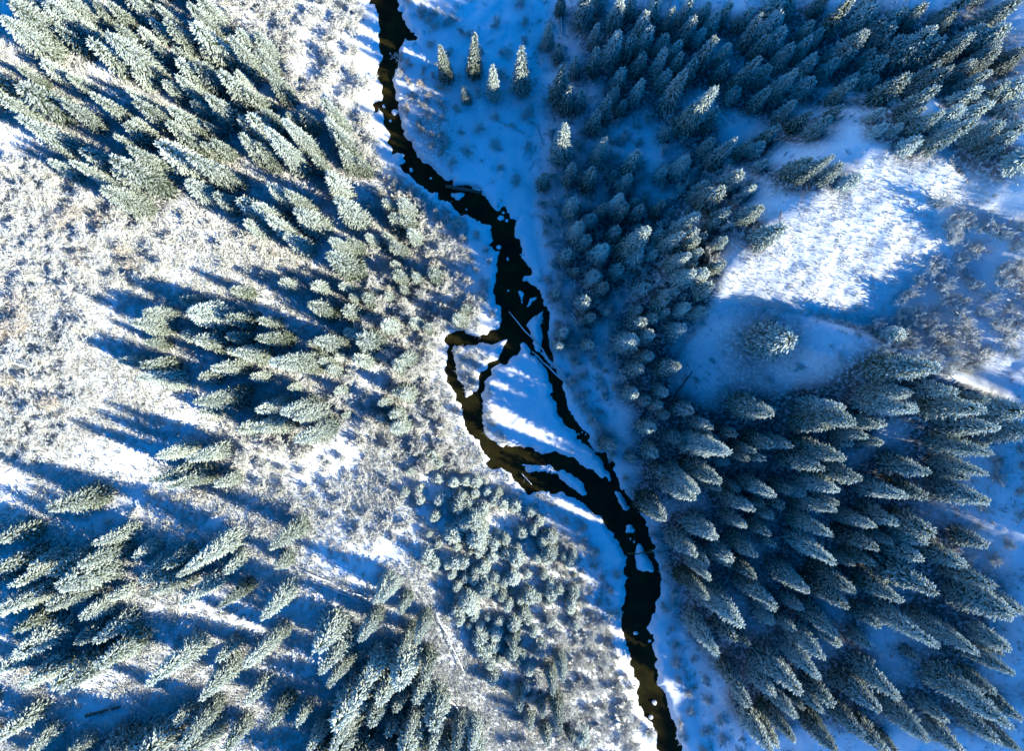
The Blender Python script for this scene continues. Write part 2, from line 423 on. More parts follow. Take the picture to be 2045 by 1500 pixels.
# ------------------------------------------------------------------ plant shapes
def tufts(pos, direc, length, width, frost, up=None):
    """spindles: base, tip, three mid points; 6 triangles each"""
    n = len(pos); d = direc / np.linalg.norm(direc, axis=1, keepdims=True)
    ref = np.tile([0, 0, 1.0], (n, 1)); ref[np.abs(d[:, 2]) > 0.9] = (1, 0, 0)
    a = np.cross(d, ref); a /= np.linalg.norm(a, axis=1, keepdims=True); bb = np.cross(a, d)
    v = np.empty((n, 5, 3)); mid = pos + d * (length * 0.5)[:, None]
    v[:, 0] = pos; v[:, 1] = pos + d * length[:, None]
    for k in range(3):
        th = math.pi / 2 + k * 2 * math.pi / 3
        v[:, 2 + k] = mid + (a * math.cos(th) * 1.25 + bb * math.sin(th) * 0.75) * (width * 0.5)[:, None]
    f0 = np.array([[0, 3, 2], [0, 4, 3], [0, 2, 4], [1, 2, 3], [1, 3, 4], [1, 4, 2]])
    f = (np.arange(n) * 5)[:, None, None] + f0[None]
    fr = np.repeat(frost[:, None], 5, 1) + np.array([-0.25, 0.18, 0.12, -0.05, -0.05])[None]
    return v.reshape(-1, 3), f.reshape(-1, 3), fr.ravel()

def cone_core(h, R, z0, seg=9, rings=6, prof=lambda t: 1 - t, r=None):
    v = []; f = []
    for i in range(rings + 1):
        t = i / rings
        for k in range(seg):
            a = 2 * math.pi * k / seg; q = R * prof(t) * r.uniform(0.8, 1.15)
            v.append((q * math.cos(a), q * math.sin(a), z0 + (h - z0) * t))
    for i in range(rings):
        for k in range(seg):
            a = i * seg + k; b2 = i * seg + (k + 1) % seg
            f += [(a, b2, b2 + seg), (a, b2 + seg, a + seg)]
    return np.array(v), np.array(f)

def spruce_crown(h, R, seed, dens=1.0, slim=0.8, tuft=0.6, olive=0.0):
    r = np.random.default_rng(seed)
    P = []; D = []; Ln = []; W = []; Fr = []
    z = 0.10 * h; step = 0.52 / dens * (h / 16) ** 0.3
    az_b = r.uniform(0.75, 1.12, 8)
    while z < 0.975 * h:
        t = (z / h - 0.1) / 0.9
        prof = (1 - t) ** slim * (0.72 + 0.28 * min(1, t / 0.12))
        rad = R * prof * r.uniform(0.86, 1.1) + 0.10
        nb = int(5 + rad * 4.2 * dens); off = r.uniform(0, 6.28)
        for k in range(nb):
            az = off + 6.283 * k / nb + r.normal(0, 0.12)
            q = (az % 6.283) / 6.283 * 8; i0 = int(q) % 8; lob = az_b[i0] * (1 - q % 1) + az_b[(i0 + 1) % 8] * (q % 1)
            L = rad * lob * r.uniform(0.72, 1.12)
            pitch = (0.55 * t ** 1.5 - 0.42 * (1 - t)) + r.normal(0, 0.09)
            ca, sa = math.cos(az), math.sin(az)
            s = L * r.uniform(0.38, 0.5); zb = z + r.normal(0, step * 0.25)
            while s < L:
                u = s / L
                half = 0.42 * (1 - u) * min(L, 2.2) + 0.05
                cnt = 1 + (half > 0.2) + (half > 0.55)
                for c in range(cnt):
                    lat = r.uniform(-half, half) if c else r.normal(0, 0.05)
                    zz = zb + math.tan(pitch) * s - 0.10 * u * u * L + r.normal(0, 0.05)
                    P.append((ca * s - sa * lat, sa * s + ca * lat, zz))
                    yaw = az + lat * 0.7 / max(half, 0.1) + r.normal(0, 0.25); pt = pitch - 0.12 + r.normal(0, 0.2)
                    D.append((math.cos(yaw) * math.cos(pt), math.sin(yaw) * math.cos(pt), math.sin(pt)))
                    Ln.append(tuft * r.uniform(0.7, 1.3)); W.append(tuft * r.uniform(0.36, 0.6))
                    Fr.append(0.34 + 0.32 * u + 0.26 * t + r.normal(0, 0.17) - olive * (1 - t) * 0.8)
                s += tuft * 0.55 / dens
        z += step * r.uniform(0.85, 1.15) * (1 - 0.35 * t)
    for k in range(5):
        P.append((0, 0, h * (0.93 + 0.012 * k))); D.append((r.normal(0, .25), r.normal(0, .25), 1)); Ln.append(tuft * 0.9); W.append(tuft * 0.4); Fr.append(0.75)
    v, f, fr = tufts(np.array(P, float), np.array(D, float), np.array(Ln), np.array(W), np.array(Fr))
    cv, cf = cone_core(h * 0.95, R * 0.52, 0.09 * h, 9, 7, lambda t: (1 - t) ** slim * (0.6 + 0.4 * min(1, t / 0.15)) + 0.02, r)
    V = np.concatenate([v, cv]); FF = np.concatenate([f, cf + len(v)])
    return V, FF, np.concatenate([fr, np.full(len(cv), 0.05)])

def cone_tube(pts, radii, seg=7):
    v = []; f = []; pts = [Vector(p) for p in pts]
    for i, (p, q) in enumerate(zip(pts, radii)):
        t = (pts[min(i + 1, len(pts) - 1)] - pts[max(i - 1, 0)]).normalized()
        a = t.cross(Vector((0, 0, 1)) if abs(t.z) < 0.9 else Vector((1, 0, 0))).normalized(); b2 = t.cross(a)
        for k in range(seg):
            th = 2 * math.pi * k / seg; v.append(tuple(p + (a * math.cos(th) + b2 * math.sin(th)) * q))
    n = len(pts)
    for i in range(n - 1):
        for k in range(seg):
            a0 = i * seg + k; b0 = i * seg + (k + 1) % seg
            f += [(a0, b0, b0 + seg), (a0, b0 + seg, a0 + seg)]
    for k in range(1, seg - 1):
        f += [(0, k + 1, k), ((n - 1) * seg, (n - 1) * seg + k, (n - 1) * seg + k + 1)]
    return np.array(v), np.array(f)

def twigs(pos, direc, length, width, frost):
    n = len(pos); d = direc / np.linalg.norm(direc, axis=1, keepdims=True)
    ref = np.tile([0, 0, 1.0], (n, 1)); ref[np.abs(d[:, 2]) > 0.9] = (1, 0, 0)
    a = np.cross(d, ref); a /= np.linalg.norm(a, axis=1, keepdims=True); bb = np.cross(a, d)
    v = np.empty((n, 4, 3)); v[:, 3] = pos + d * length[:, None]
    for k in range(3):
        th = math.pi / 2 + k * 2 * math.pi / 3
        v[:, k] = pos + (a * math.cos(th) + bb * math.sin(th)) * (width * 0.5)[:, None]
    f = (np.arange(n) * 4)[:, None, None] + np.array([[0, 1, 3], [1, 2, 3], [2, 0, 3]])[None]
    return v.reshape(-1, 3), f.reshape(-1, 3), np.repeat(frost, 4)

def twig_dome(h, R, seed, n_main=12, n_sub=10, n_tip=5, w=0.1, z0=0.0, fr0=0.55):
    """bare branching bush or crown: stems, side branches and frosted twig ends"""
    r = np.random.default_rng(seed); P = []; D = []; L = []; W = []; Fr = []
    def add(p, d, l, ww, fr): P.append(p); D.append(d); L.append(l); W.append(ww); Fr.append(fr)
    for i in range(n_main):
        az = r.uniform(0, 6.283); el = r.uniform(0.35, 1.45)
        rr = R * r.uniform(0.75, 1.1); hh = (h - z0) * r.uniform(0.75, 1.05)
        d = np.array([math.cos(az) * math.cos(el) * rr, math.sin(az) * math.cos(el) * rr, math.sin(el) * hh])
        base = np.array([r.normal(0, 0.06 * R), r.normal(0, 0.06 * R), z0]); ln = np.linalg.norm(d)
        add(base, d, ln, w * 1.5, fr0 - 0.3)
        for j in range(n_sub):
            u = r.uniform(0.3, 1.0); p = base + d * u
            e = d / ln + r.normal(0, 0.65, 3); e[2] += 0.15; l2 = ln * r.uniform(0.18, 0.36)
            e /= np.linalg.norm(e); add(p, e, l2, w, fr0 - 0.08 + r.normal(0, 0.1))
            for k in range(n_tip):
                p2 = p + e * l2 * r.uniform(0.3, 1.0); e2 = e + r.normal(0, 0.75, 3)
                add(p2, e2, l2 * r.uniform(0.3, 0.7), w * r.uniform(0.7, 1.2), fr0 + 0.15 + r.normal(0, 0.2))
    return twigs(np.array(P), np.array(D), np.array(L), np.array(W), np.array(Fr))

# prototypes (shared mesh data)
SPR = []          # (height, radius, trunk mesh, crown mesh)
def spruce_proto(h, R, seed, **kw):
    v, f, fr = spruce_crown(h, R, seed, **kw)
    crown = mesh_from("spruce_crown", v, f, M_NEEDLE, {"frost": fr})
    tv, tf = cone_tube([(0, 0, -1.2), (0, 0, h * 0.3), (0, 0, h * 0.95)], [0.012 * h + 0.06, 0.009 * h + 0.04, 0.02], 6)
    SPR.append((h, R, mesh_from("spruce_trunk", tv, tf, M_BARK), crown))
for i, (h, R, sl, ol) in enumerate([(21,3.1,.78,.15),(21,2.7,.85,.3),(20,3.6,.72,.2),(22,2.5,.8,.45),(14.5,2.7,.72,.15),(14.5,2.3,.8,.35),(14,3.1,.66,.2),(15,2.0,.85,.1),(9,2.0,.68,.1),(9,1.7,.78,.2),(9,2.3,.6,.1),(8.5,1.5,.8,.3)]):
    spruce_proto(h, R, 100 + i, slim=sl, olive=ol, tuft=0.48 if h > 12 else 0.42, dens=1.2 if h > 12 else 1.25)
YNG = []
for i, (h, R) in enumerate([(4.2,1.25),(3.6,1.05),(4.6,1.1),(3.2,1.2)]):
    v, f, fr = spruce_crown(h, R, 300 + i, slim=0.55, tuft=0.36, dens=1.5)
    tv, tf = cone_tube([(0, 0, -0.6), (0, 0, h * 0.9)], [0.07, 0.015], 5)
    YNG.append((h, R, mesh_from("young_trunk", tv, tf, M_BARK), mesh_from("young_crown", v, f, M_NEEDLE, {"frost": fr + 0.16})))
BSH = []
for i in range(5):
    v, f, fr = twig_dome(2.0, 1.6, 400 + i, 16, 12, 5, 0.08, fr0=0.84)
    BSH.append((2.0, 1.6, mesh_from("bush_twigs", v, f, M_TWIG, {"frost": fr})))
RST = []
for i in range(3):
    v, f, fr = twig_dome(1.8, 1.6, 450 + i, 14, 10, 4, 0.08)
    RST.append((1.8, 1.6, mesh_from("rusty_bush_twigs", v, f, M_TAN, {"frost": fr})))
RTR = []
for i in range(2):
    v, f, fr = twig_dome(4.4, 2.4, 560 + i, 18, 12, 5, 0.085, z0=1.0, fr0=0.62)
    tv, tf = cone_tube([(0, 0, -0.5), (0.05, 0, 1.0), (0, 0.05, 1.8)], [0.13, 0.1, 0.06], 6)
    RTR.append((4.4, 2.4, mesh_from('bare_trunk', tv, tf, M_BARK), mesh_from('rusty_crown', v, f, M_TAN, {'frost': fr})))
BTR = []
for i in range(5):
    v, f, fr = twig_dome(5.2, 2.5, 500 + i, 20, 13, 6, 0.085, z0=1.4, fr0=0.72)
    tv, tf = cone_tube([(0, 0, -0.5), (0.05, 0, 1.0), (0, 0.05, 2.2)], [0.15, 0.12, 0.07], 6)
    BTR.append((5.2, 2.5, mesh_from("bare_trunk", tv, tf, M_BARK), mesh_from("bare_crown", v, f, M_TWIG, {"frost": fr})))

# ------------------------------------------------------------------ where the trees stand: tips seen in the photograph (crop x, y, length, width)
CROPS = {
 (0,0): "110,20,560,300 380,20,300,260 740,20,260,150 850,20,330,130 1040,0,280,150 1180,160,230,130 1310,150,370,170 1580,0,330,200 1490,30,420,180 640,190,230,110 700,310,480,200 430,200,380,150 860,270,560,270 930,210,250,150 1220,350,240,110 1100,230,190,110 1390,600,340,140 1550,500,330,200 1370,390,280,130 1580,370,150,100 1640,760,350,200 1350,850,360,170 1080,780,460,200 900,1060,230,110 1000,980,320,170 720,740,400,150 20,130,560,260 340,490,240,130 540,590,250,120 160,680,500,270 480,800,430,160 0,740,370,180 130,950,580,200 390,1270,290,150 560,1280,390,140 880,1240,560,260 990,1160,420,180 1470,1180,470,200 1660,1100,240,130 1860,1060,330,170 1730,550,200,110 1860,570,160,100 1950,700,250,150 1800,300,420,160 1870,240,250,160 1880,920,230,160 1450,1060,250,130 1250,40,250,120 1060,560,200,120 740,1380,220,140 1200,1330,200,120 1720,1330,250,140 480,-60,320,220 130,-60,300,220",
 (510,0): "60,520,380,170 170,640,220,130 250,890,150,120 350,870,200,150 60,860,280,160 520,780,360,170 560,940,350,150 640,1040,270,190 90,1050,490,210 250,950,470,180 0,1150,260,150 680,1180,220,160 560,1330,180,110 0,260,250,170 1460,390,260,130 1690,310,310,140 1860,540,240,120 1650,690,120,85 440,1230,200,120 820,1250,150,110",
 (1020,0): "860,10,230,150 600,-40,240,180 960,-20,180,130 310,190,190,110 670,200,170,100 830,290,230,160 1060,130,220,150 1280,80,200,110 1430,0,220,140 1550,30,170,120 1430,170,200,140 1500,240,120,90 1720,30,200,120 1960,160,280,120 1570,330,280,160 1700,370,160,100 1950,470,290,150 1210,400,240,120 1040,440,180,120 680,390,190,120 520,450,150,100 1320,330,160,120 1220,280,170,130 1090,230,210,150 880,540,180,120 1230,570,160,120 1370,570,360,160 1030,640,190,120 1580,680,500,200 1700,500,180,120 1780,700,110,100 460,700,190,130 560,700,160,120 760,790,180,110 890,800,110,90 680,900,150,110 830,710,120,110 100,410,330,160 400,530,290,155 440,1020,260,170 730,1110,180,130 980,1210,160,140 650,1330,160,140 1210,1340,90,80 940,1390,120,120 270,1370,110,110 480,1320,130,120 1720,1120,260,150 1870,1120,160,110 1970,1140,110,100 1800,1370,190,170 2000,290,210,110 2010,540,160,110 2020,700,210,120 1880,60,220,120 1620,120,160,110 1150,-20,220,150 1330,450,180,110 1450,480,200,130 1830,560,220,120 950,300,200,130",
 (1525,0): "130,0,170,150 230,-20,170,150 500,-50,220,130 700,10,380,150 600,150,160,110 110,130,150,150 150,250,180,120 380,180,190,120 460,250,140,90 360,310,210,120 210,370,210,140 390,460,180,110 240,560,310,140 760,270,350,190 850,60,220,150 940,160,230,160 1010,210,210,120 860,400,160,80 1100,310,210,150 1310,240,400,210 1600,-10,360,140 1400,310,360,160 1480,430,360,140 1980,0,450,190 1890,210,360,210 1810,400,240,170 2040,400,260,160 1440,570,390,160 1760,570,330,130 1670,700,260,130 1910,660,310,140 2040,650,220,160 2040,790,240,130 1820,100,260,150 1500,100,260,150 1250,40,300,160 700,640,270,130 610,830,190,100 350,890,230,120 510,940,210,150 820,600,100,100 890,610,80,80 1110,620,340,180 1340,720,360,170 1530,860,260,140 1380,890,290,140 1640,960,460,160 1840,980,290,170 1970,1070,310,160 960,990,90,90 1080,990,100,70 1220,1090,160,120 350,1250,240,150 510,1240,360,130 610,1310,210,140 740,1380,160,110 370,640,130,140 560,480,160,110 2040,1250,210,160 2040,980,240,130 1100,80,240,150 1700,230,260,150 1640,500,260,130 930,480,200,130 1750,830,260,130 1250,850,220,120",
 (0,375): "820,20,420,230 1040,1060,330,180 1150,980,220,180 1480,960,330,260 1790,1000,240,170 1560,1200,230,190 1800,1170,200,140 1150,1210,200,120 1120,1390,280,180 1680,1400,260,170 1860,1280,260,200 1880,90,260,200 1690,60,220,160 1930,250,200,170",
 (510,375): "90,0,280,150 230,20,330,160 330,170,280,210 0,140,270,210 90,240,310,180 240,380,240,160 650,90,290,210 590,390,240,160 590,520,270,240 740,400,150,130 1010,110,140,120 1130,90,170,170 1070,210,140,140 1150,210,130,150 1020,370,160,110 1080,430,160,150 1220,340,190,140 1080,590,90,80 1110,660,140,150 1240,680,120,110 1380,640,160,150 1150,780,110,100 1020,840,100,90 880,370,150,100 430,920,200,190 740,850,140,100 850,860,160,140 690,950,160,160 820,1180,260,230 1000,1070,180,160 1230,1050,170,120 1330,1090,130,110 20,1160,320,170 480,1190,220,180 510,1360,110,100 30,1040,180,120 200,1350,370,230 560,1430,150,130 800,1340,190,160 1170,1330,160,150 1090,1390,160,160 1640,930,120,110 1590,1020,150,140",
 (1020,375): "490,110,260,140 550,300,230,150 590,390,160,130 450,510,180,130 510,640,80,80 740,470,310,170 1040,340,310,210 1030,520,170,160 1520,10,190,100 1650,30,210,170 1440,230,230,160 1310,380,210,140 1440,340,190,120 1470,420,170,120 1490,490,150,120 1380,520,180,140 1670,410,100,90 1700,180,150,120 1620,260,130,110 1530,380,110,100 1130,510,100,80 720,150,100,100 880,60,150,130 900,150,130,120 1030,160,130,120 1190,130,120,110 840,330,130,120 730,770,130,130 360,820,110,90 1430,660,160,150 1430,590,90,90 1240,820,90,90 1220,880,130,130 1230,970,100,90 1400,930,160,120 1300,810,90,80 1040,1040,150,140 1120,1020,90,90 1340,1110,240,130 1110,1150,130,130 970,1190,310,190 1110,1320,130,120 1010,1420,160,140 1300,1400,210,190 1590,770,150,140 1660,600,130,110 590,880,160,140 620,1220,110,110 420,1130,110,110 390,1230,100,100 640,1010,110,110",
 (1525,375): "200,1180,200,320 1300,1410,480,260 130,310,240,170 1080,1160,150,150",
 (0,750): "400,1050,500,240 1230,630,320,170 1460,650,400,170 1190,830,440,180 1330,870,420,170 1690,860,220,130 -20,1290,370,200 770,1330,360,160 610,1480,490,190 230,1500,320,150 1480,1490,490,210 1560,190,430,210 1100,40,370,180 1880,420,220,180",
 (510,750): "220,290,310,210 0,400,300,210 350,460,300,210 30,270,260,180 300,340,260,190 1060,320,150,140 1090,410,200,170 1150,150,190,150 980,220,130,110 1090,130,150,140 150,1330,320,170",
 (1020,750): "980,150,150,130 1210,130,160,120 1170,230,150,110 1420,270,270,160 1110,420,190,140 790,560,130,120 1140,620,180,130 960,660,90,70 1610,600,330,210 1600,800,340,200 1440,860,290,180 1390,950,260,160 1210,760,180,120 1210,1110,310,190 1580,1270,240,180 1420,1390,230,170 1520,1470,210,170 1890,1390,230,140 1720,1450,210,170 2010,270,270,220 1540,380,140,120 1580,420,130,110 1550,460,130,100 1750,450,140,120 1890,600,180,110 1830,640,180,110 1980,650,170,110 2030,550,210,160 1890,1060,230,140 1970,1020,140,110 1750,960,150,120 1790,890,120,100 2030,920,260,140 1620,880,150,110 1830,1170,180,130 2020,1230,190,130",
 (1525,750): "670,330,410,240 590,260,310,160 470,410,260,150 870,390,270,160 760,460,210,130 680,540,170,120 1110,130,340,210 1120,240,390,180 1480,100,340,160 1740,180,310,130 1690,250,500,230 1790,440,460,210 1750,580,500,170 1800,320,170,110 2010,290,400,260 2040,440,300,240 580,630,390,200 430,720,340,170 700,800,360,180 540,900,290,160 580,1010,280,120 1270,750,390,180 1690,740,400,150 1570,800,310,130 1710,970,430,210 1250,940,310,160 1080,960,360,170 500,1090,340,140 480,1220,330,160 850,1190,310,150 1010,1140,290,170 1300,1220,340,230 1230,1310,290,160 840,1340,330,170 530,1440,430,170 840,1470,260,130 1200,1440,310,180 1540,1480,350,180 200,540,230,140 50,920,160,130 200,900,160,110 60,1090,150,130 130,1030,160,120 690,1470,160,120 940,380,220,140",
 (0,1120): "100,180,460,160 0,400,600,180 110,560,430,160 1730,370,340,140 1440,320,460,160 1190,980,700,200 510,1000,700,190 1590,1060,430,190 1690,790,280,130 1930,850,270,160 190,980,500,190 -20,1400,490,190 1370,1480,560,190 1740,1500,360,160 1380,130,310,130 0,870,200,160 200,1500,350,170 1000,1500,300,140",
 (510,1120): "20,460,460,180 0,790,550,160 560,880,430,180 830,640,420,160 940,300,340,140 590,1000,340,160 620,1480,520,170 430,1490,310,150 110,1280,310,160 310,1300,240,120 1190,1430,500,140 1270,620,420,140 1120,440,350,120 1380,1470,280,140 1570,1480,300,150 1700,1500,280,140 1150,720,280,130 1010,330,260,130",
 (1020,1120): "330,1050,260,120 400,1350,440,140 420,950,350,120 30,700,170,120 150,1320,170,110 570,1440,140,120 480,1430,150,100 280,1470,210,120 60,1180,200,120 240,1220,180,110 1520,290,310,160 1560,130,260,130 1750,470,380,230 1740,600,210,160 1590,690,380,160 1860,650,190,120 1870,1090,480,150 1510,60,160,130 1700,20,160,110 1890,110,210,140 2040,360,440,160 2045,1030,260,160 2040,1470,400,170 2020,880,210,140",
 (1525,1120): "330,210,330,180 660,200,350,190 590,320,380,190 1300,230,530,260 1030,310,390,180 1750,190,400,160 1890,400,480,310 1900,680,300,180 540,540,340,160 460,730,360,160 420,880,380,150 900,500,260,130 1320,640,580,180 1650,690,450,170 1900,870,420,160 70,370,170,120 240,540,210,110 240,1010,420,210 220,1210,340,160 200,1360,360,160 100,1420,260,140 1020,1040,430,180 870,1150,400,210 520,1130,310,160 430,1170,310,130 750,1340,340,150 1880,1240,750,240 1780,1020,310,140 1820,1400,400,160 1420,1240,260,130 1990,1480,360,140 2000,1220,310,140 560,1470,400,180 930,1480,380,180 1250,1360,450,200 1560,1490,360,170",
}
SC = 520 / 2045.0
TIPS = []
for (ox, oy), txt in CROPS.items():
    for q in txt.split():
        x, y, ln, w = map(float, q.split(","))
        TIPS.append((ox + x * SC, oy + y * SC, ln * SC, w * SC))

def poly_scatter(poly, spacing, seed, z=3.0, water=1.0, maxn=400):
    """points at least `spacing` metres apart inside a picture polygon laid on the ground"""
    r = np.random.default_rng(seed); out = []
    G = []
    for a, b2 in poly:
        zz = z
        for _ in range(5):
            gx, gy = ground_xy(a, b2, zz); zz = terrain(gx, gy)
        G.append((gx, gy))
    xs = [g[0] for g in G]; ys = [g[1] for g in G]
    A = (max(xs) - min(xs)) * (max(ys) - min(ys)); n = int(A / spacing ** 2 * 6) + 50
    cx = r.uniform(min(xs), max(xs), n); cy = r.uniform(min(ys), max(ys), n)
    ok = in_poly(cx, cy, G) & (river_sd(cx, cy) > water)
    cell = {}
    for x, y in zip(cx[ok], cy[ok]):
        k = (int(x // spacing), int(y // spacing))
        if any((x - a) ** 2 + (y - b2) ** 2 < spacing ** 2 for i in (-1, 0, 1) for j in (-1, 0, 1) for a, b2 in cell.get((k[0] + i, k[1] + j), ())): continue
        cell.setdefault(k, []).append((x, y)); out.append((x, y))
        if len(out) >= maxn: break
    return out

# ------------------------------------------------------------------ stand the trees up
def solve_tip(px, py, ln, w):
    """base point, height and crown radius of a tree whose tip is seen at a picture point"""
    rr = max(60.0, math.hypot(px - 1022.5, py - 750)); zb = 5.0; h = 8.0
    for _ in range(8):
        hc = CAM_H - zb
        wm = w * K * (hc - 0.45 * h)
        hl = hc * ln / rr * 0.92
        lo, hi = 1.7 * wm, 4.3 * wm
        h = min(max(hl, lo), hi) if rr > 380 else 2.8 * wm
        h = min(max(h, 2.5), 25.0)
        gx, gy = ground_xy(px, py, zb + h); zb = terrain(gx, gy)
    return gx, gy, zb, h, wm * 0.5

TREES = []
for (px, py, ln, w) in TIPS:
    gx, gy, zb, h, R = solve_tip(px, py, ln, w)
    R *= 1.02 if gx < river_x(gy) else 1.1; h *= 1.06 if gx < river_x(gy) else 1.16
    if any((gx - t[0]) ** 2 + (gy - t[1]) ** 2 < (0.36 * min(R, t[4])) ** 2 for t in TREES): continue
    if river_sd(np.array([gx]), np.array([gy]))[0] < 0.6:
        gx += 2.2 if gx > river_x(gy) else -2.2; zb = terrain(gx, gy)
    TREES.append((gx, gy, zb, h, R, px, py))
TREES.sort(key=lambda t: -(t[3] * t[4]) * (1 + 0.003 * math.hypot(t[5] - 1022, t[6] - 750)))
BIG, SMALL = TREES[:300], TREES[300:]

# understorey: small trees in the gaps of the forests
FILL = [  # polygon, spacing, share of gaps filled, max number
 ([(1080,20),(1300,-20),(2060,-20),(2060,330),(1880,290),(1800,280),(1600,400),(1420,560),(1330,500),(1200,420),(1150,250)], 3.4, 25),
 ([(1240,780),(1400,800),(1500,800),(1750,720),(1980,780),(1960,920),(1930,1050),(2060,1220),(2060,1510),(1520,1510),(1400,1300),(1330,1060),(1260,900)], 3.6, 30),
 ([(-20,-20),(420,-20),(560,150),(720,330),(730,540),(640,520),(420,400),(200,360),(-20,220)], 3.2, 26),
 ([(380,570),(700,560),(860,700),(800,850),(560,880),(380,800),(280,720)], 3.8, 25),
 ([(-20,1080),(300,1080),(480,1100),(760,1120),(900,1250),(960,1510),(-20,1510)], 2.6, 80),
 ([(1080,430),(1400,400),(1420,560),(1340,760),(1200,640)], 3.2, 25),
]
for q_, (poly, sp_, mx) in enumerate(FILL):
    cnt = 0
    for x, y in poly_scatter(poly, sp_, 900 + q_, 6.0, 1.2, 999):
        if cnt >= mx: break
        if any((x - t[0]) ** 2 + (y - t[1]) ** 2 < (0.8 * t[4] + 0.6) ** 2 for t in TREES): continue
        if q_ in (2, 4) and float(fbm(x / 9, y / 9 + 50, 2)) < 0.02: continue
        h = rng.uniform(3.5, 8.0) if q_ not in (2, 4) else rng.uniform(5, 13); zb = terrain(x, y); dep = CAM_H - zb - h
        SMALL.append((x, y, zb, h, h * rng.uniform(0.15, 0.24), x / (K * dep) + 1022.5, 750 - y / (K * dep)))
        TREES.append(SMALL[-1]); cnt += 1

# needle litter and bare ground, with shade painted in under the crowns, then the ground sheet itself
litter_shade = np.zeros(GX.shape)
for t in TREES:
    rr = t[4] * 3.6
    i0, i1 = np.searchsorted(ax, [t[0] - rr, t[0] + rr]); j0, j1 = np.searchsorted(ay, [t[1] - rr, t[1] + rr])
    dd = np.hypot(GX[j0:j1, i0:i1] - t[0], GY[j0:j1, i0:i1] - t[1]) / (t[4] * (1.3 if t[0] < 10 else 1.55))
    litter_shade[j0:j1, i0:i1] += (0.75 if t[0] < 10 else 1.0) * np.exp(-dd ** 2)
litter_shade = np.clip(litter_shade, 0, 0.95)
nyv, nxv = GX.shape
idx = np.arange(nyv * nxv).reshape(nyv, nxv)
F = np.stack([idx[:-1, :-1].ravel(), idx[:-1, 1:].ravel(), idx[1:, 1:].ravel(), idx[1:, :-1].ravel()], 1)
gm = mesh_from("snowy_ground", np.stack([GX.ravel(), GY.ravel(), gz.ravel()], 1), F, M_GROUND, {"grass": np.clip(grass, 0, 1).ravel(), "litter_shade": litter_shade.ravel()}, smooth=True)
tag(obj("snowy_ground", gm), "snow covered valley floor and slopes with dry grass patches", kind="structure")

def plant(kind, proto, x, y, z, h, R, label, cat, group, crown_name="crown"):
    H0, R0, tm, cm = proto
    root = bpy.data.objects.new(kind, None); COL.objects.link(root)
    root.empty_display_size = 0.5
    root.location = (x, y, z - 0.15)
    root.rotation_euler = (rng.normal(0, 0.02), rng.normal(0, 0.02), rng.uniform(0, 6.283))
    root.scale = (R / R0, R / R0, h / H0)
    tag(root, label, cat, group)
    obj("trunk", tm, root); obj(crown_name, cm, root)
    return root

def pick(protos, h, R):
    sc_ = [abs(math.log(h / p[0])) + 0.8 * abs(math.log((R / h) / (p[1] / p[0]))) + rng.uniform(0, 0.35) for p in protos]
    return protos[int(np.argmin(sc_))]

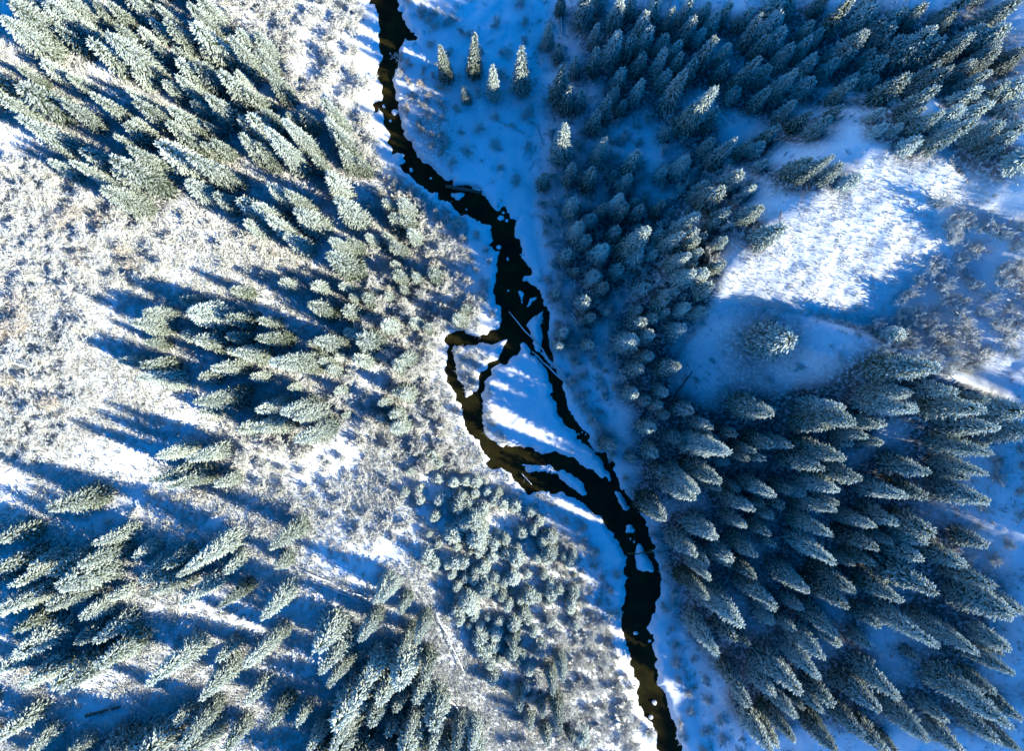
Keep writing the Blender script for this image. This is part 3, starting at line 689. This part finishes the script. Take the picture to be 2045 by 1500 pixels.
ORD = "first second third fourth fifth sixth seventh eighth ninth tenth eleventh twelfth thirteenth fourteenth fifteenth sixteenth seventeenth eighteenth nineteenth twentieth".split()
ZONES = [  # (picture x, y, phrase)
 (90,60,"in the top left corner stand"),(250,60,"in the stand along the upper left edge"),(400,60,"at the west forest top"),
 (60,190,"at the west end of the upper stand"),(210,210,"in the middle of the upper west stand"),(370,220,"in the shadowed core of the west forest"),
 (120,300,"on the upper west stand's rim"),(300,330,"beside the upper grey meadow"),(480,150,"west of the white birch bank"),
 (470,280,"in the west forest's east flank"),(620,200,"beside the upper river bank birches"),(640,320,"west of the first river bend"),
 (560,440,"above the rusty grass hollow"),(700,460,"beside the narrow blue gully"),(800,430,"on the pale bank at the first bend"),
 (800,590,"on the bank above the channel"),(300,680,"at the long shadow tips"),(450,660,"in the middle west grove"),
 (630,640,"in the shadowed hollow of the middle grove"),(560,760,"in the lower middle west grove"),(720,760,"between the middle grove and the channel"),
 (400,900,"in the leaning clumps by the meadow"),(160,1040,"in the row by the lower meadow"),(60,1180,"along the lower west edge"),
 (240,1130,"below the lower meadow"),(420,1140,"in the shaded lower west gap"),(130,1400,"in the bottom left corner stand"),
 (320,1330,"in the lower west diagonal row"),(450,1400,"beside the curved fallen trunk"),(570,1220,"beside the bare fallen logs"),
 (600,1400,"at the west forest bottom"),(740,1250,"in the lower leaning rows"),(760,1430,"beside the red barked snag"),
 (900,1350,"below the young spruce thicket"),(1080,1400,"on the bank by the last reach"),
 (900,110,"on the open flat near the top pool"),(1050,130,"beside the snowy track near the top"),(1200,60,"at the top of the shaded slope"),
 (1330,80,"in the upper shaded forest"),(1450,60,"near the top middle of the east forest"),(1220,190,"on the shaded slope below the top"),
 (1380,200,"around the tallest upper slope spruce"),(1150,300,"beside the bend of the snowy track"),(1270,330,"in the dim middle of the upper slope"),
 (1480,300,"north of the sunlit clearing"),(1580,60,"in the upper east forest"),(1720,70,"at the top of the east forest"),(1900,60,"in the top right corner stand"),
 (1600,180,"in the upper east forest middle"),(1760,190,"above the tip of the sunlit clearing"),(1950,200,"along the upper east edge"),
 (1600,320,"at the north rim of the sunlit clearing"),(1850,290,"at the tip of the sunlit clearing"),(2000,340,"east of the sunlit clearing"),
 (1140,510,"in the clump by the middle river"),(1270,500,"in the clump east of mid river"),(1360,460,"west of the sunlit clearing"),
 (1420,400,"at the west corner of the sunlit clearing"),(1200,590,"in the blue hollow by the middle river"),(1310,620,"in the row south of the hollow"),
 (1290,720,"in the knot by the blue clearing"),(1560,680,"alone in the blue clearing"),(1830,740,"at the south end of the lit scrub"),
 (1280,790,"above the lower side channel"),(1230,880,"beside the lower side channel"),(1400,920,"in the row above the junction"),
 (1340,1010,"at the river junction"),(1480,850,"at the lower east forest head"),(1650,840,"in the lower forest's north"),
 (1900,830,"on the lower north east rim"),(1620,950,"in the lower east forest heart"),(1800,960,"in the dark lower east gap"),
 (1920,960,"on the east rim of the lower forest"),(1500,1000,"in the lower forest's west flank"),(1400,1080,"above the thin log across the river"),
 (1700,1080,"in the lower east middle"),(1830,1080,"on the steep lower east rim"),(1580,1110,"in the lower west flank"),
 (1430,1190,"above the last river reach"),(1600,1230,"beside the small blue glade"),(1780,1210,"north of the small blue glade"),(1970,1230,"around the dark round spruce"),
 (1450,1310,"below the last river bend"),(1580,1380,"in the bottom rows of the east forest"),(1720,1370,"south of the small blue glade"),(1850,1330,"around the longest sunlit spruce"),
 (1950,1450,"in the bottom right corner stand"),(1480,1440,"at the foot of the east forest"),
]
def label_trees(items, noun):
    """items: (px, py, h, R, lit) -> one label for each, telling it from its neighbours by zone and rank"""
    zone = {}
    for i, it in enumerate(items):
        k = min(range(len(ZONES)), key=lambda q: (ZONES[q][0] - it[0]) ** 2 + (ZONES[q][1] - it[1]) ** 2)
        zone.setdefault(k, []).append(i)
    out = [None] * len(items)
    for k, ids in zone.items():
        xs = [items[i][0] for i in ids]; ys = [items[i][1] for i in ids]
        horiz = (max(xs) - min(xs)) >= (max(ys) - min(ys))
        ids.sort(key=lambda i: items[i][0] if horiz else items[i][1])
        for r_, i in enumerate(ids):
            look = items[i][4]
            if len(ids) == 1: rank = "standing"
            elif r_ < 20: rank = ORD[r_] + (" from the left" if horiz else " from the top")
            else: rank = "last from the left"
            out[i] = f"{look} {noun} {rank} {ZONES[k][2]}"
    return out
def look_of(x, y, z, h, R, small=False):
    s = "" if small else (" narrow" if R / h < 0.17 else (" broad" if R / h > 0.23 else " pointed"))
    if x < river_x(y) - 3: return "sunlit" + s
    return ("sunlit-tipped" if z + h - float(light_z(np.array(x), np.array(y))) > 1 else "shaded") + s
items = [(t[5], t[6], t[3], t[4], look_of(*t[:5])) for t in BIG]
for t, lab in zip(BIG, label_trees(items, "spruce")):
    plant("spruce_tree", pick(SPR, t[3], t[4]), *t[:5], lab, "spruce tree", "snow dusted spruces of the valley forest")
SMALL.sort(key=lambda t: -t[3] * t[4])
for part_, nm, noun in ((SMALL[:290], "small_spruce", "small spruce"), (SMALL[290:], "spruce_sapling", "sapling spruce")):
    items = [(t[5], t[6], t[3], t[4], look_of(*t[:5], True)) for t in part_]
    for t, lab in zip(part_, label_trees(items, noun)):
        plant(nm, pick(SPR[8:] if t[3] > 6 else YNG + SPR[8:], t[3], t[4]), *t[:5], lab, noun, noun + "s between the tall spruces")

def to_px(x, y, z):
    return x / (K * (CAM_H - z)) + 1022.5, 750 - y / (K * (CAM_H - z))
def grid_labels(P, what, place):
    """label each of many alike plants by its corner of the patch and its rank from the left there"""
    P = np.array(P); n = len(P); out = [None] * n
    k = 1 if n <= 12 else (2 if n <= 40 else (3 if n <= 130 else 4))
    rows = {1: [""], 2: ["upper", "lower"], 3: ["upper", "middle", "lower"], 4: ["top", "upper", "lower", "bottom"]}[k]
    cols = {1: [""], 2: ["left", "right"], 3: ["left", "centre", "right"], 4: ["far left", "left", "right", "far right"]}[k]
    order = np.argsort(P[:, 1])
    for r_, ch in enumerate(np.array_split(order, k)):
        ch = ch[np.argsort(P[ch, 0])]
        for c_, cc in enumerate(np.array_split(ch, k)):
            w = (rows[r_] + " " + cols[c_]).strip()
            for q, i in enumerate(cc):
                out[i] = f"{what} {ORD[q]} from the left " + (f"{w} of {place}" if w else f"in {place}")
    return out
# thicket of young spruces on the lower west bank
THICK = [(860,900),(900,960),(960,945),(1020,1000),(1060,1015),(1110,1075),(1165,1120),(1140,1190),(1160,1240),(1080,1270),(1060,1370),(1000,1400),(970,1310),(920,1240),(905,1160),(850,1110),(860,1040),(800,1000),(820,940)]
pts = [p for p in poly_scatter(THICK, 1.35, 5, maxn=400) if rng.random() < 0.66 + 0.9 * float(fbm(p[0] / 4, p[1] / 4, 2))][:150]
for (x, y), lab in zip(pts, grid_labels([to_px(x, y, 3) for x, y in pts], "young spruce", "the snowy thicket")):
    h = float(np.clip(rng.lognormal(1.22, 0.33), 1.6, 7.0)); R = h * rng.uniform(0.22, 0.36)
    plant("young_spruce", YNG[rng.integers(0, 4)] if h < 5 else SPR[8 + rng.integers(0, 4)], x, y, terrain(x, y), h, R, lab, "young spruce", "young spruces of the snowy thicket")

# bare frosted trees: the grey meadow woods, the white river bank
def bare(poly, spacing, seed, what, place, group, hr, rr, z=5.0, maxn=200, rust=0.0):
    pts = [(x, y) for x, y in poly_scatter(poly, spacing, seed, z, 2.0, maxn)
           if not any((x - t[0]) ** 2 + (y - t[1]) ** 2 < (0.75 * t[4] + 0.4) ** 2 for t in TREES)]
    for (x, y), lab in zip(pts, grid_labels([to_px(x, y, terrain(x, y)) for x, y in pts], what, place)):
        plant("bare_tree", RTR[rng.integers(0, 2)] if rust and rng.random() < rust else BTR[rng.integers(0, 5)], x, y, terrain(x, y), rng.uniform(*hr), rng.uniform(*rr), lab, "bare tree", group)
bare([(-40,320),(60,330),(180,400),(300,450),(380,530),(300,560),(220,590),(200,640),(180,700),(180,780),(180,860),(90,920),(-40,940)], 2.15, 11,
     "frosted tree", "the leafless west grove", "grey frosted grove on the west slope", (2.0, 3.9), (1.4, 2.4), 8, 200, 0.12)
bare([(430,-30),(745,-30),(750,120),(745,250),(780,330),(700,330),(640,190),(560,150),(500,90)], 2.6, 12,
     "white frosted tree", "the top river bank", "white frosted trees on the upper west bank", (3.2, 5.2), (1.6, 2.5), 3)
bare([(640,560),(830,540),(880,650),(880,740),(900,830),(930,930),(850,940),(700,830),(640,900),(520,960),(480,900),(620,800),(760,700)], 2.9, 13,
     "pale frosted tree", "the side channel woods", "pale frosted trees by the side channel", (3.0, 4.8), (1.5, 2.3), 2)
bare([(1080,1230),(1180,1180),(1215,1260),(1270,1390),(1310,1490),(1290,1530),(1000,1530),(1040,1400)], 2.8, 14,
     "pale frosted tree", "the last reach bank", "pale frosted trees by the last reach", (2.6, 4.2), (1.3, 2.1), 1, 90)

# bushes
def bushes(protos, kind, poly, spacing, seed, what, place, group, hr, rr, z=3.0, water=0.5, maxn=120, cat="bush"):
    pts = poly_scatter(poly, spacing, seed, z, water, maxn)
    for (x, y), lab in zip(pts, grid_labels([to_px(x, y, terrain(x, y)) for x, y in pts], what, place)):
        H0, R0, mm = protos[rng.integers(0, len(protos))]
        h = rng.uniform(*hr); R = rng.uniform(*rr)
        o = obj(kind, mm, None, (x, y, terrain(x, y) - 0.1))
        o.rotation_euler = (0, 0, rng.uniform(0, 6.283)); o.scale = (R / R0, R / R0, h / H0)
        tag(o, lab, cat, group)
bushes(BSH, "snowy_bush", [(840,20),(930,40),(1060,0),(1110,60),(1060,200),(1080,300),(1040,380),(960,300),(900,330),(880,240),(940,170),(860,100)], 3.0, 21,
       "dark snowy bush", "the upper blue flat", "dark bushes on the upper shaded flat", (0.9, 1.8), (0.8, 1.7), 0.5, 1.5, 45)
bushes(RST, "rusty_bush", [(795,120),(830,130),(900,170),(890,240),(890,300),(860,310),(815,240),(800,180)], 1.7, 22,
       "rusty brown bush", "the top east bank", "rusty bushes on the upper east bank", (1.0, 2.2), (0.9, 1.6), 0.5, 0.3, 40)
bushes(BSH, "snowy_bush", [(795,0),(850,10),(935,65),(945,80),(860,50),(810,30)], 1.7, 23,
       "bright snowy bush", "the strip by the top pool", "lit bushes by the top pool", (1.4, 2.4), (0.9, 1.5), 0.5, 0.3, 14)
bushes(BSH, "snowy_bush", [(895,705),(930,700),(990,720),(965,750),(955,790),(930,780)], 1.5, 24,
       "pale snowy bush", "the channel island", "bushes on the channel island", (0.8, 1.4), (0.6, 1.0), 0.3, 0.5, 24)
bushes(BSH, "pale_bush", [(755,330),(830,400),(870,470),(880,560),(890,650),(870,760),(890,860),(930,940),(880,960),(800,860),(750,700),(740,520),(740,420)], 2.0, 40,
       "pale rimed bush", "the bright middle bank", "pale bushes on the bright middle bank", (1.4, 3.2), (0.9, 1.7), 1, 1.5, 130)
bushes(BSH, "pale_bush", [(470,860),(560,840),(700,800),(800,880),(850,960),(830,1060),(760,1090),(640,1030),(560,1010),(480,960)], 2.3, 42,
       "pale rimed bush", "the bright central slope", "pale bushes on the bright central slope", (0.9, 3.0), (0.7, 1.8), 5, 0.5, 130)
bushes(BSH, "pale_bush", [(380,420),(480,400),(560,500),(700,560),(640,600),(520,560),(400,520),(330,480)], 2.6, 43,
       "pale rimed bush", "the slope below the stand", "pale bushes below the upper stand", (0.9, 2.6), (0.8, 1.8), 8, 0.5, 70)
bushes(BSH, "pale_bush", [(220,960),(420,960),(640,1040),(620,1100),(480,1060),(300,1050),(260,1160),(330,1260),(240,1260),(180,1130)], 2.8, 44,
       "pale rimed bush", "the lower west openings", "pale bushes in the lower west openings", (0.9, 2.4), (0.7, 1.6), 14, 0.5, 80)
bushes(BSH, "pale_bush", [(1040,1010),(1090,1030),(1140,1110),(1170,1180),(1230,1300),(1270,1380),(1300,1470),(1200,1420),(1120,1290),(1150,1200)], 2.0, 41,
       "pale rimed bush", "the low west bank", "pale bushes on the low west bank", (1.2, 2.6), (0.8, 1.5), 1, 0.5, 60)
bushes(BSH, "snowy_bush", [(800,320),(860,390),(930,440),(985,500),(995,560),(985,640),(900,650),(870,560),(850,470)], 1.9, 25,
       "low snowy bush", "the middle west bank", "bushes on the middle west bank", (1.0, 2.8), (0.7, 1.7), 0.5, 0.8, 90)
bushes(BSH, "snowy_bush", [(1095,250),(1400,230),(1520,330),(1400,560),(1330,660),(1240,760),(1180,850),(1110,690),(1090,560),(1080,420)], 1.95, 26,
       "blue shaded bush", "the middle east slope", "bushes on the shaded east slope", (1.2, 3.0), (0.9, 1.9), 6, 0.7, 190)
bushes(BSH, "snowy_bush", [(1150,800),(1210,880),(1250,960),(1330,1100),(1360,1240),(1330,1200),(1260,1010),(1190,900)], 2.2, 27,
       "blue shaded bush", "the lower east bank", "bushes on the lower east bank", (0.8, 1.8), (0.8, 1.5), 1, 0.5, 40)
bushes(BSH, "snowy_bush", [(1325,1200),(1400,1260),(1480,1420),(1500,1510),(1370,1510),(1340,1400)], 2.6, 28,
       "dark low bush", "the last blue flat", "bushes on the lower blue flat", (0.8, 1.7), (0.8, 1.6), 1, 0.8, 40)
bushes(BSH, "snowy_bush", [(1090,1010),(1180,1060),(1240,1160),(1230,1230),(1170,1180),(1130,1080)], 2.3, 29,
       "shaded snowy bush", "the bank below the junction", "bushes below the junction", (0.8, 1.7), (0.8, 1.4), 0.5, 0.5, 24)
bushes(BSH, "scrub_bush", [(1850,400),(1960,430),(2060,480),(2060,700),(1980,720),(1840,760),(1740,690),(1800,580),(1900,500)], 1.75, 30,
       "frosted scrub bush", "the lit east scrub", "scrub bushes east of the clearing", (1.6, 3.6), (1.1, 2.1), 24, 2, 110)
bushes(BSH, "snowy_bush", [(1380,640),(1500,620),(1740,700),(1700,790),(1500,790),(1380,800)], 3.4, 31,
       "low dark bush", "the blue clearing", "bushes of the blue clearing", (0.6, 1.3), (0.6, 1.3), 16, 2, 30)
bushes(BSH, "scrub_bush", [(1980,880),(2060,880),(2060,1130),(1980,1120),(1930,1040)], 2.4, 32,
       "frosted scrub bush", "the lower east scrub", "scrub bushes on the lower east edge", (1.2, 2.4), (0.9, 1.6), 18, 2, 25)
bushes(RST, "rusty_bush", [(545,505),(600,510),(625,545),(560,550)], 1.5, 33,
       "rusty orange bush", "the grass hollow", "rusty bushes of the grass hollow", (0.6, 1.1), (0.7, 1.2), 4, 2, 16)

# ------------------------------------------------------------------ undergrowth nobody could count
def scatter_twigs(name, label, n, dens, h, w, mat, fr, seed, spread=1.0, ext=(-86, 86, -66, 66)):
    r = np.random.default_rng(seed)
    x = r.uniform(ext[0], ext[1], n * 3); y = r.uniform(ext[2], ext[3], n * 3)
    p = dens(x, y) * (river_sd(x, y) > 0.45); keep = r.random(len(x)) < p
    x = x[keep][:n]; y = y[keep][:n]
    i = np.clip(np.searchsorted(ax, x) - 1, 0, len(ax) - 2); j = np.clip(np.searchsorted(ay, y) - 1, 0, len(ay) - 2)
    z = gz[j, i]
    m = 7
    X = np.repeat(x, m) + r.normal(0, 0.12 * spread, len(x) * m); Y = np.repeat(y, m) + r.normal(0, 0.12 * spread, len(x) * m); Z = np.repeat(z, m) - 0.12
    D = np.stack([r.normal(0, 0.6, len(X)), r.normal(0, 0.6, len(X)), r.uniform(0.4, 1.1, len(X))], 1)
    tall = np.repeat(r.uniform(0.5, 1.5, len(x)), m)
    v, f, ff = twigs(np.stack([X, Y, Z], 1), D, h * tall * r.uniform(0.6, 1.3, len(X)), w * r.uniform(0.7, 1.4, len(X)), np.clip(r.normal(fr, 0.22, len(X)), 0, 1))
    tag(obj(name, mesh_from(name, v, f, mat, {"frost": ff})), label, None, None, "stuff")
def dens_west(x, y):
    d = river_x(y) - 5 - x
    return np.where(d > 0, np.clip(0.62 + 1.1 * fbm(x / 7, y / 7, 3), 0.08, 1), 0)
def dens_east(x, y):
    d = x - toe(_tr, y)
    s_ = sdist(x, y, PATCH)
    return np.where(d > -1, np.clip(0.42 + 1.2 * fbm(x / 8 + 9, y / 8, 3), 0.03, 0.8), 0.06) * (s_ > 0) * (x > river_x(y) + 4)
def dens_patch(x, y): return (sdist(x, y, PATCH) < 0.6) * 1.0
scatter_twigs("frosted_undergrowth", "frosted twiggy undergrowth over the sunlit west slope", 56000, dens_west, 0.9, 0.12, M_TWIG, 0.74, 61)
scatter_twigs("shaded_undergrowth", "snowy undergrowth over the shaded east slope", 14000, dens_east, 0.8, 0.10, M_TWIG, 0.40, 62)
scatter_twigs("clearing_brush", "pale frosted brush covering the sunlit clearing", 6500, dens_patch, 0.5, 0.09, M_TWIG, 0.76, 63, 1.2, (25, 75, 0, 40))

def dens_flat(x, y):
    d = x - river_x(y)
    return (np.abs(d + 2) < 30) * np.clip(0.12 + 0.5 * fbm(x / 5 + 31, y / 5, 2), 0.02, 0.5) * (x > toe(_tl, y))
scatter_twigs("snow_stems", "thin grass stems poking through the snow of the valley flat", 1500, dens_flat, 0.4, 0.06, M_TWIG, 0.3, 64, 1.6, (-30, 60, -66, 66))

# ------------------------------------------------------------------ fallen logs
def log(a, b, ra, rb, label, z=3.0, lift=0.25, mat=None, stubs=4, snow=True, za=None, zb=None, kind="fallen_log"):
    P = []
    for (px, py), zz in ((a, za), (b, zb)):
        q = z
        for _ in range(6):
            gx, gy = ground_xy(px, py, q); q = terrain(gx, gy) + lift if zz is None else zz
        P.append(Vector((gx, gy, q)))
    root = bpy.data.objects.new(kind, None); COL.objects.link(root); root.location = P[0]; root.empty_display_size = 0.4
    tag(root, label, "log", None)
    ax_ = P[1] - P[0]; L = ax_.length; n = 7; r = np.random.default_rng(int(a[0] * 7 + a[1]))
    side = ax_.cross(Vector((0, 0, 1))).normalized()
    pts = [ax_ * (i / n) + side * r.normal(0, 0.012 * L * (0 < i < n)) + Vector((0, 0, r.normal(0, 0.03))) for i in range(n + 1)]
    rad = [ra + (rb - ra) * i / n for i in range(n + 1)]
    v, f = cone_tube(pts, rad, 8); obj("log_trunk", mesh_from("log_trunk", v, f, mat or M_BARK, smooth=True), root)
    if snow:
        v, f = cone_tube([p + Vector((0, 0, q * 0.55)) for p, q in zip(pts, rad)], [q * r.uniform(0.65, 0.85) for q in rad], 7)
        obj("snow_cover", mesh_from("snow_cover", v, f, M_SNOW, smooth=True), root)
    for s in range(stubs):
        t = r.uniform(0.25, 0.9); p = ax_ * t; d_ = (side * r.choice([-1, 1]) + ax_.normalized() * 0.5 + Vector((0, 0, r.uniform(0.1, 0.6)))).normalized()
        v, f = cone_tube([p, p + d_ * r.uniform(0.5, 1.3)], [0.06, 0.02], 5); obj("branch_stub", mesh_from("branch_stub", v, f, mat or M_BARK), root)
    return root
log((1016,622),(1132,757),0.09,0.19,"long straight snow covered log spanning the river where the channels split",0.3,0.3,za=0.15,zb=0.75,stubs=3)
log((1062,702),(1140,775),0.12,0.16,"shorter snowy log lying beside the long river log",0.3,0.2,stubs=2)
log((1252,1106),(1330,1101),0.09,0.12,"thin bare pole lying across the narrow snow island in the lower river",0.3,0.3,za=0.35,zb=0.6,snow=False,stubs=1,mat=M_REDBARK)
log((890,372),(962,384),0.34,0.28,"dark thick log fallen across the river at the first bend",0.2,0.2,za=0.05,zb=0.4,snow=False,stubs=5)
log((944,376),(958,380),0.12,0.14,"short snowy stick on the dark log end at the first bend",0.4,0.5,za=0.75,zb=0.8,stubs=0)
log((606,1140),(738,1200),0.20,0.14,"upper bare dark log of the pair in the lower west forest",6,0.5,stubs=6)
log((618,1156),(730,1206),0.15,0.1,"lower snow topped log of the pair in the lower west forest",6,0.4,stubs=4)
log((868,1215),(925,1340),0.15,0.10,"pale slender fallen pole beside the young spruce thicket",3,0.9,stubs=3)
log((895,1395),(935,1440),0.24,0.18,"thick snow covered log below the pale pole",2,0.5,stubs=2)
log((978,234),(1048,266),0.10,0.08,"thin snowy pole lying on the blue flat beside the track",0.5,0.2,stubs=1)
log((1073,250),(1086,292),0.09,0.07,"thin stick across the snowy track",0.5,0.2,stubs=1)
log((1118,-4),(1123,66),0.20,0.12,"straight snowy log lying at the top beside the track",0.5,0.25,stubs=1)
log((1348,790),(1382,742),0.12,0.08,"thin dark stick at the edge of the blue clearing",12,0.2,snow=False,stubs=2)
log((1655,135),(1672,175),0.10,0.06,"bare pole leaning in the upper east forest gap",18,0.6,snow=False,stubs=2)
log((330,1440),(382,1402),0.30,0.22,"curved tan fallen trunk in the lower west clearing",7,0.3,stubs=4,mat=M_REDBARK)
log((170,1432),(240,1412),0.22,0.16,"dark fallen log in the bottom west clearing",7,0.2,stubs=4,snow=False)
log((778,1495),(790,1440),0.28,0.2,"red barked broken snag at the bottom edge",4,2.2,snow=False,stubs=3,mat=M_REDBARK,kind="broken_snag")
log((730,1390),(770,1402),0.12,0.09,"snowy log in the opening of the bottom west forest",4,0.5,stubs=2)
log((570,790),(610,755),0.14,0.1,"thin snowy log on the bright slope by the middle grove",4,0.35,stubs=2)
log((360,200),(420,208),0.16,0.12,"snow covered log in the west forest gap",9,0.6,stubs=1)
log((1560,420),(1556,450),0.07,0.05,"thin dark stick standing out of the blue snow beside the clearing",16,0.5,snow=False,stubs=1)
log((952,888),(966,912),0.08,0.05,"pale twig branch reaching over the side channel bank",0.6,0.5,snow=False,stubs=3)
log((1042,946),(1062,968),0.10,0.06,"forked snowy branch lying in the lower side channel",0.2,0.2,za=0.0,zb=0.1,stubs=4)
log((1068,628),(1082,640),0.06,0.04,"curved dark twig on the small bank by the river split",0.4,0.3,snow=False,stubs=1)

# ------------------------------------------------------------------ snow capped stones standing in the water
def stone(px, py, size, label, stretch=1.0, ang=0.0):
    gx, gy = ground_xy(px, py, 0.0); s = size * K * CAM_H * 0.42
    root = bpy.data.objects.new("river_stone", None); COL.objects.link(root); root.location = (gx, gy, -0.34); root.empty_display_size = 0.3
    root.rotation_euler = (0, 0, ang); root.scale = (s * stretch, s, s)
    tag(root, label, "stone", "snow capped stones in the river")
    r = np.random.default_rng(int(px * 3 + py))
    def lump(z0, z1, q, name, mat, k=10):
        v = []; f = []; off = [r.uniform(0.8, 1.15) for _ in range(k)]
        for zz, rad in ((z0, 1.0), (z0 + (z1 - z0) * 0.55, 0.98), (z0 + (z1 - z0) * 0.88, 0.72), (z1, 0.3)):
            for i in range(k):
                a_ = 2 * math.pi * i / k; v.append((rad * q * off[i] * math.cos(a_), rad * q * off[i] * math.sin(a_), zz))
        for row in range(3):
            for i in range(k):
                a_ = row * k + i; b_ = row * k + (i + 1) % k; f += [(a_, b_, b_ + k), (a_, b_ + k, a_ + k)]
        for i in range(1, k - 1): f.append((3 * k, 3 * k + i, 3 * k + i + 1))
        obj(name, mesh_from(name, np.array(v), np.array(f), mat, smooth=True), root)
    lump(-0.5, 0.55, 0.98, "rock", M_ROCK); lump(0.3, 1.05, 0.95, "snow_cap", M_SNOW)
for a in [(1000,435,13,"wide snow capped stone in the pool below the first bend",1.3),(1012,440,9,"small round stone beside the wide one in the pool",1.0),
          (1005,424,7,"little stone nearest the bank in the pool",1.2),(1014,517,10,"tall narrow snowy stone in the middle reach",0.6),
          (996,493,10,"snowy stone against the west bank of the middle reach",1.3),(931,417,5,"tiny white stone under the dark log",1.0),
          (821,339,11,"oval snowy stone at the head of the first bend",0.8),(860,355,5,"tiny stone in mid water at the first bend",1.3),
          (789,223,15,"broad snowy stone in the top reach narrows",1.1),(766,211,9,"oval stone by the west bank of the narrows",0.8),
          (779,240,7,"small stone below the broad one in the narrows",1.0),(779,105,5,"single small stone in the top reach",0.7),
          (1270,1266,10,"snowy stone alone in the last reach",1.3),(1298,1282,6,"small stone by the east bank of the last reach",1.5),
          (1307,1405,12,"square snowy stone in the bottom reach",1.0),(1300,1434,11,"snowy stone by the west bank at the bottom",1.1),
          (1156,867,4,"lowest tiny stone in the side channel narrows",1.0),(1163,864,4,"middle tiny stone in the side channel narrows",1.0),
          (1170,868,4,"tiny stone nearest the bank in the side channel narrows",1.0),(1015,580,6,"pale stone above the long river log",0.8),
          (1267,1083,7,"small stone at the head of the narrow snow island",0.8),(1049,557,12,"snowy block at the bank by the river split",0.7),
          (1095,985,9,"icy stone in the lower side channel by the west bank",0.8)]:
    stone(*a[:4], stretch=a[4], ang=rng.uniform(-0.4, 0.4))

# ------------------------------------------------------------------ unseen trees added on the ridge crest to streak the valley's shadow edge
cv_, cf_ = [], []; nv = 0
rr_ = np.random.default_rng(77)
vv = -150.0
while vv < 150:
    for row in range(2):
        u0 = 210 + row * 6 + rr_.uniform(-3, 3); v0 = vv + rr_.uniform(-1.5, 1.5)
        x = u0 * SX - v0 * SY; y = u0 * SY + v0 * SX
        z = terrain(x, y); hh = rr_.uniform(4.5, 10); R_ = hh * rr_.uniform(0.14, 0.22)
        for lv in range(4):
            zb_, zt_ = z + hh * (0.05 + 0.22 * lv), z + hh * (0.42 + 0.2 * lv); q = R_ * (1 - 0.22 * lv)
            for k in range(7):
                cv_.append((x + q * math.cos(k * 0.898) * rr_.uniform(0.8, 1.2), y + q * math.sin(k * 0.898) * rr_.uniform(0.8, 1.2), zb_))
            cv_.append((x, y, min(zt_, z + hh)))
            for k in range(7): cf_.append((nv + k, nv + (k + 1) % 7, nv + 7))
            nv += 8
    vv += rr_.uniform(2.0, 4.2)
fm = mesh_from("ridge_shade_trees", np.array(cv_), np.array(cf_), M_NEEDLE, {"frost": np.full(len(cv_), 0.5)})
tag(obj("ridge_shade_trees", fm), "unseen conifers added along the ridge crest to shade the valley", None, None, "stuff")
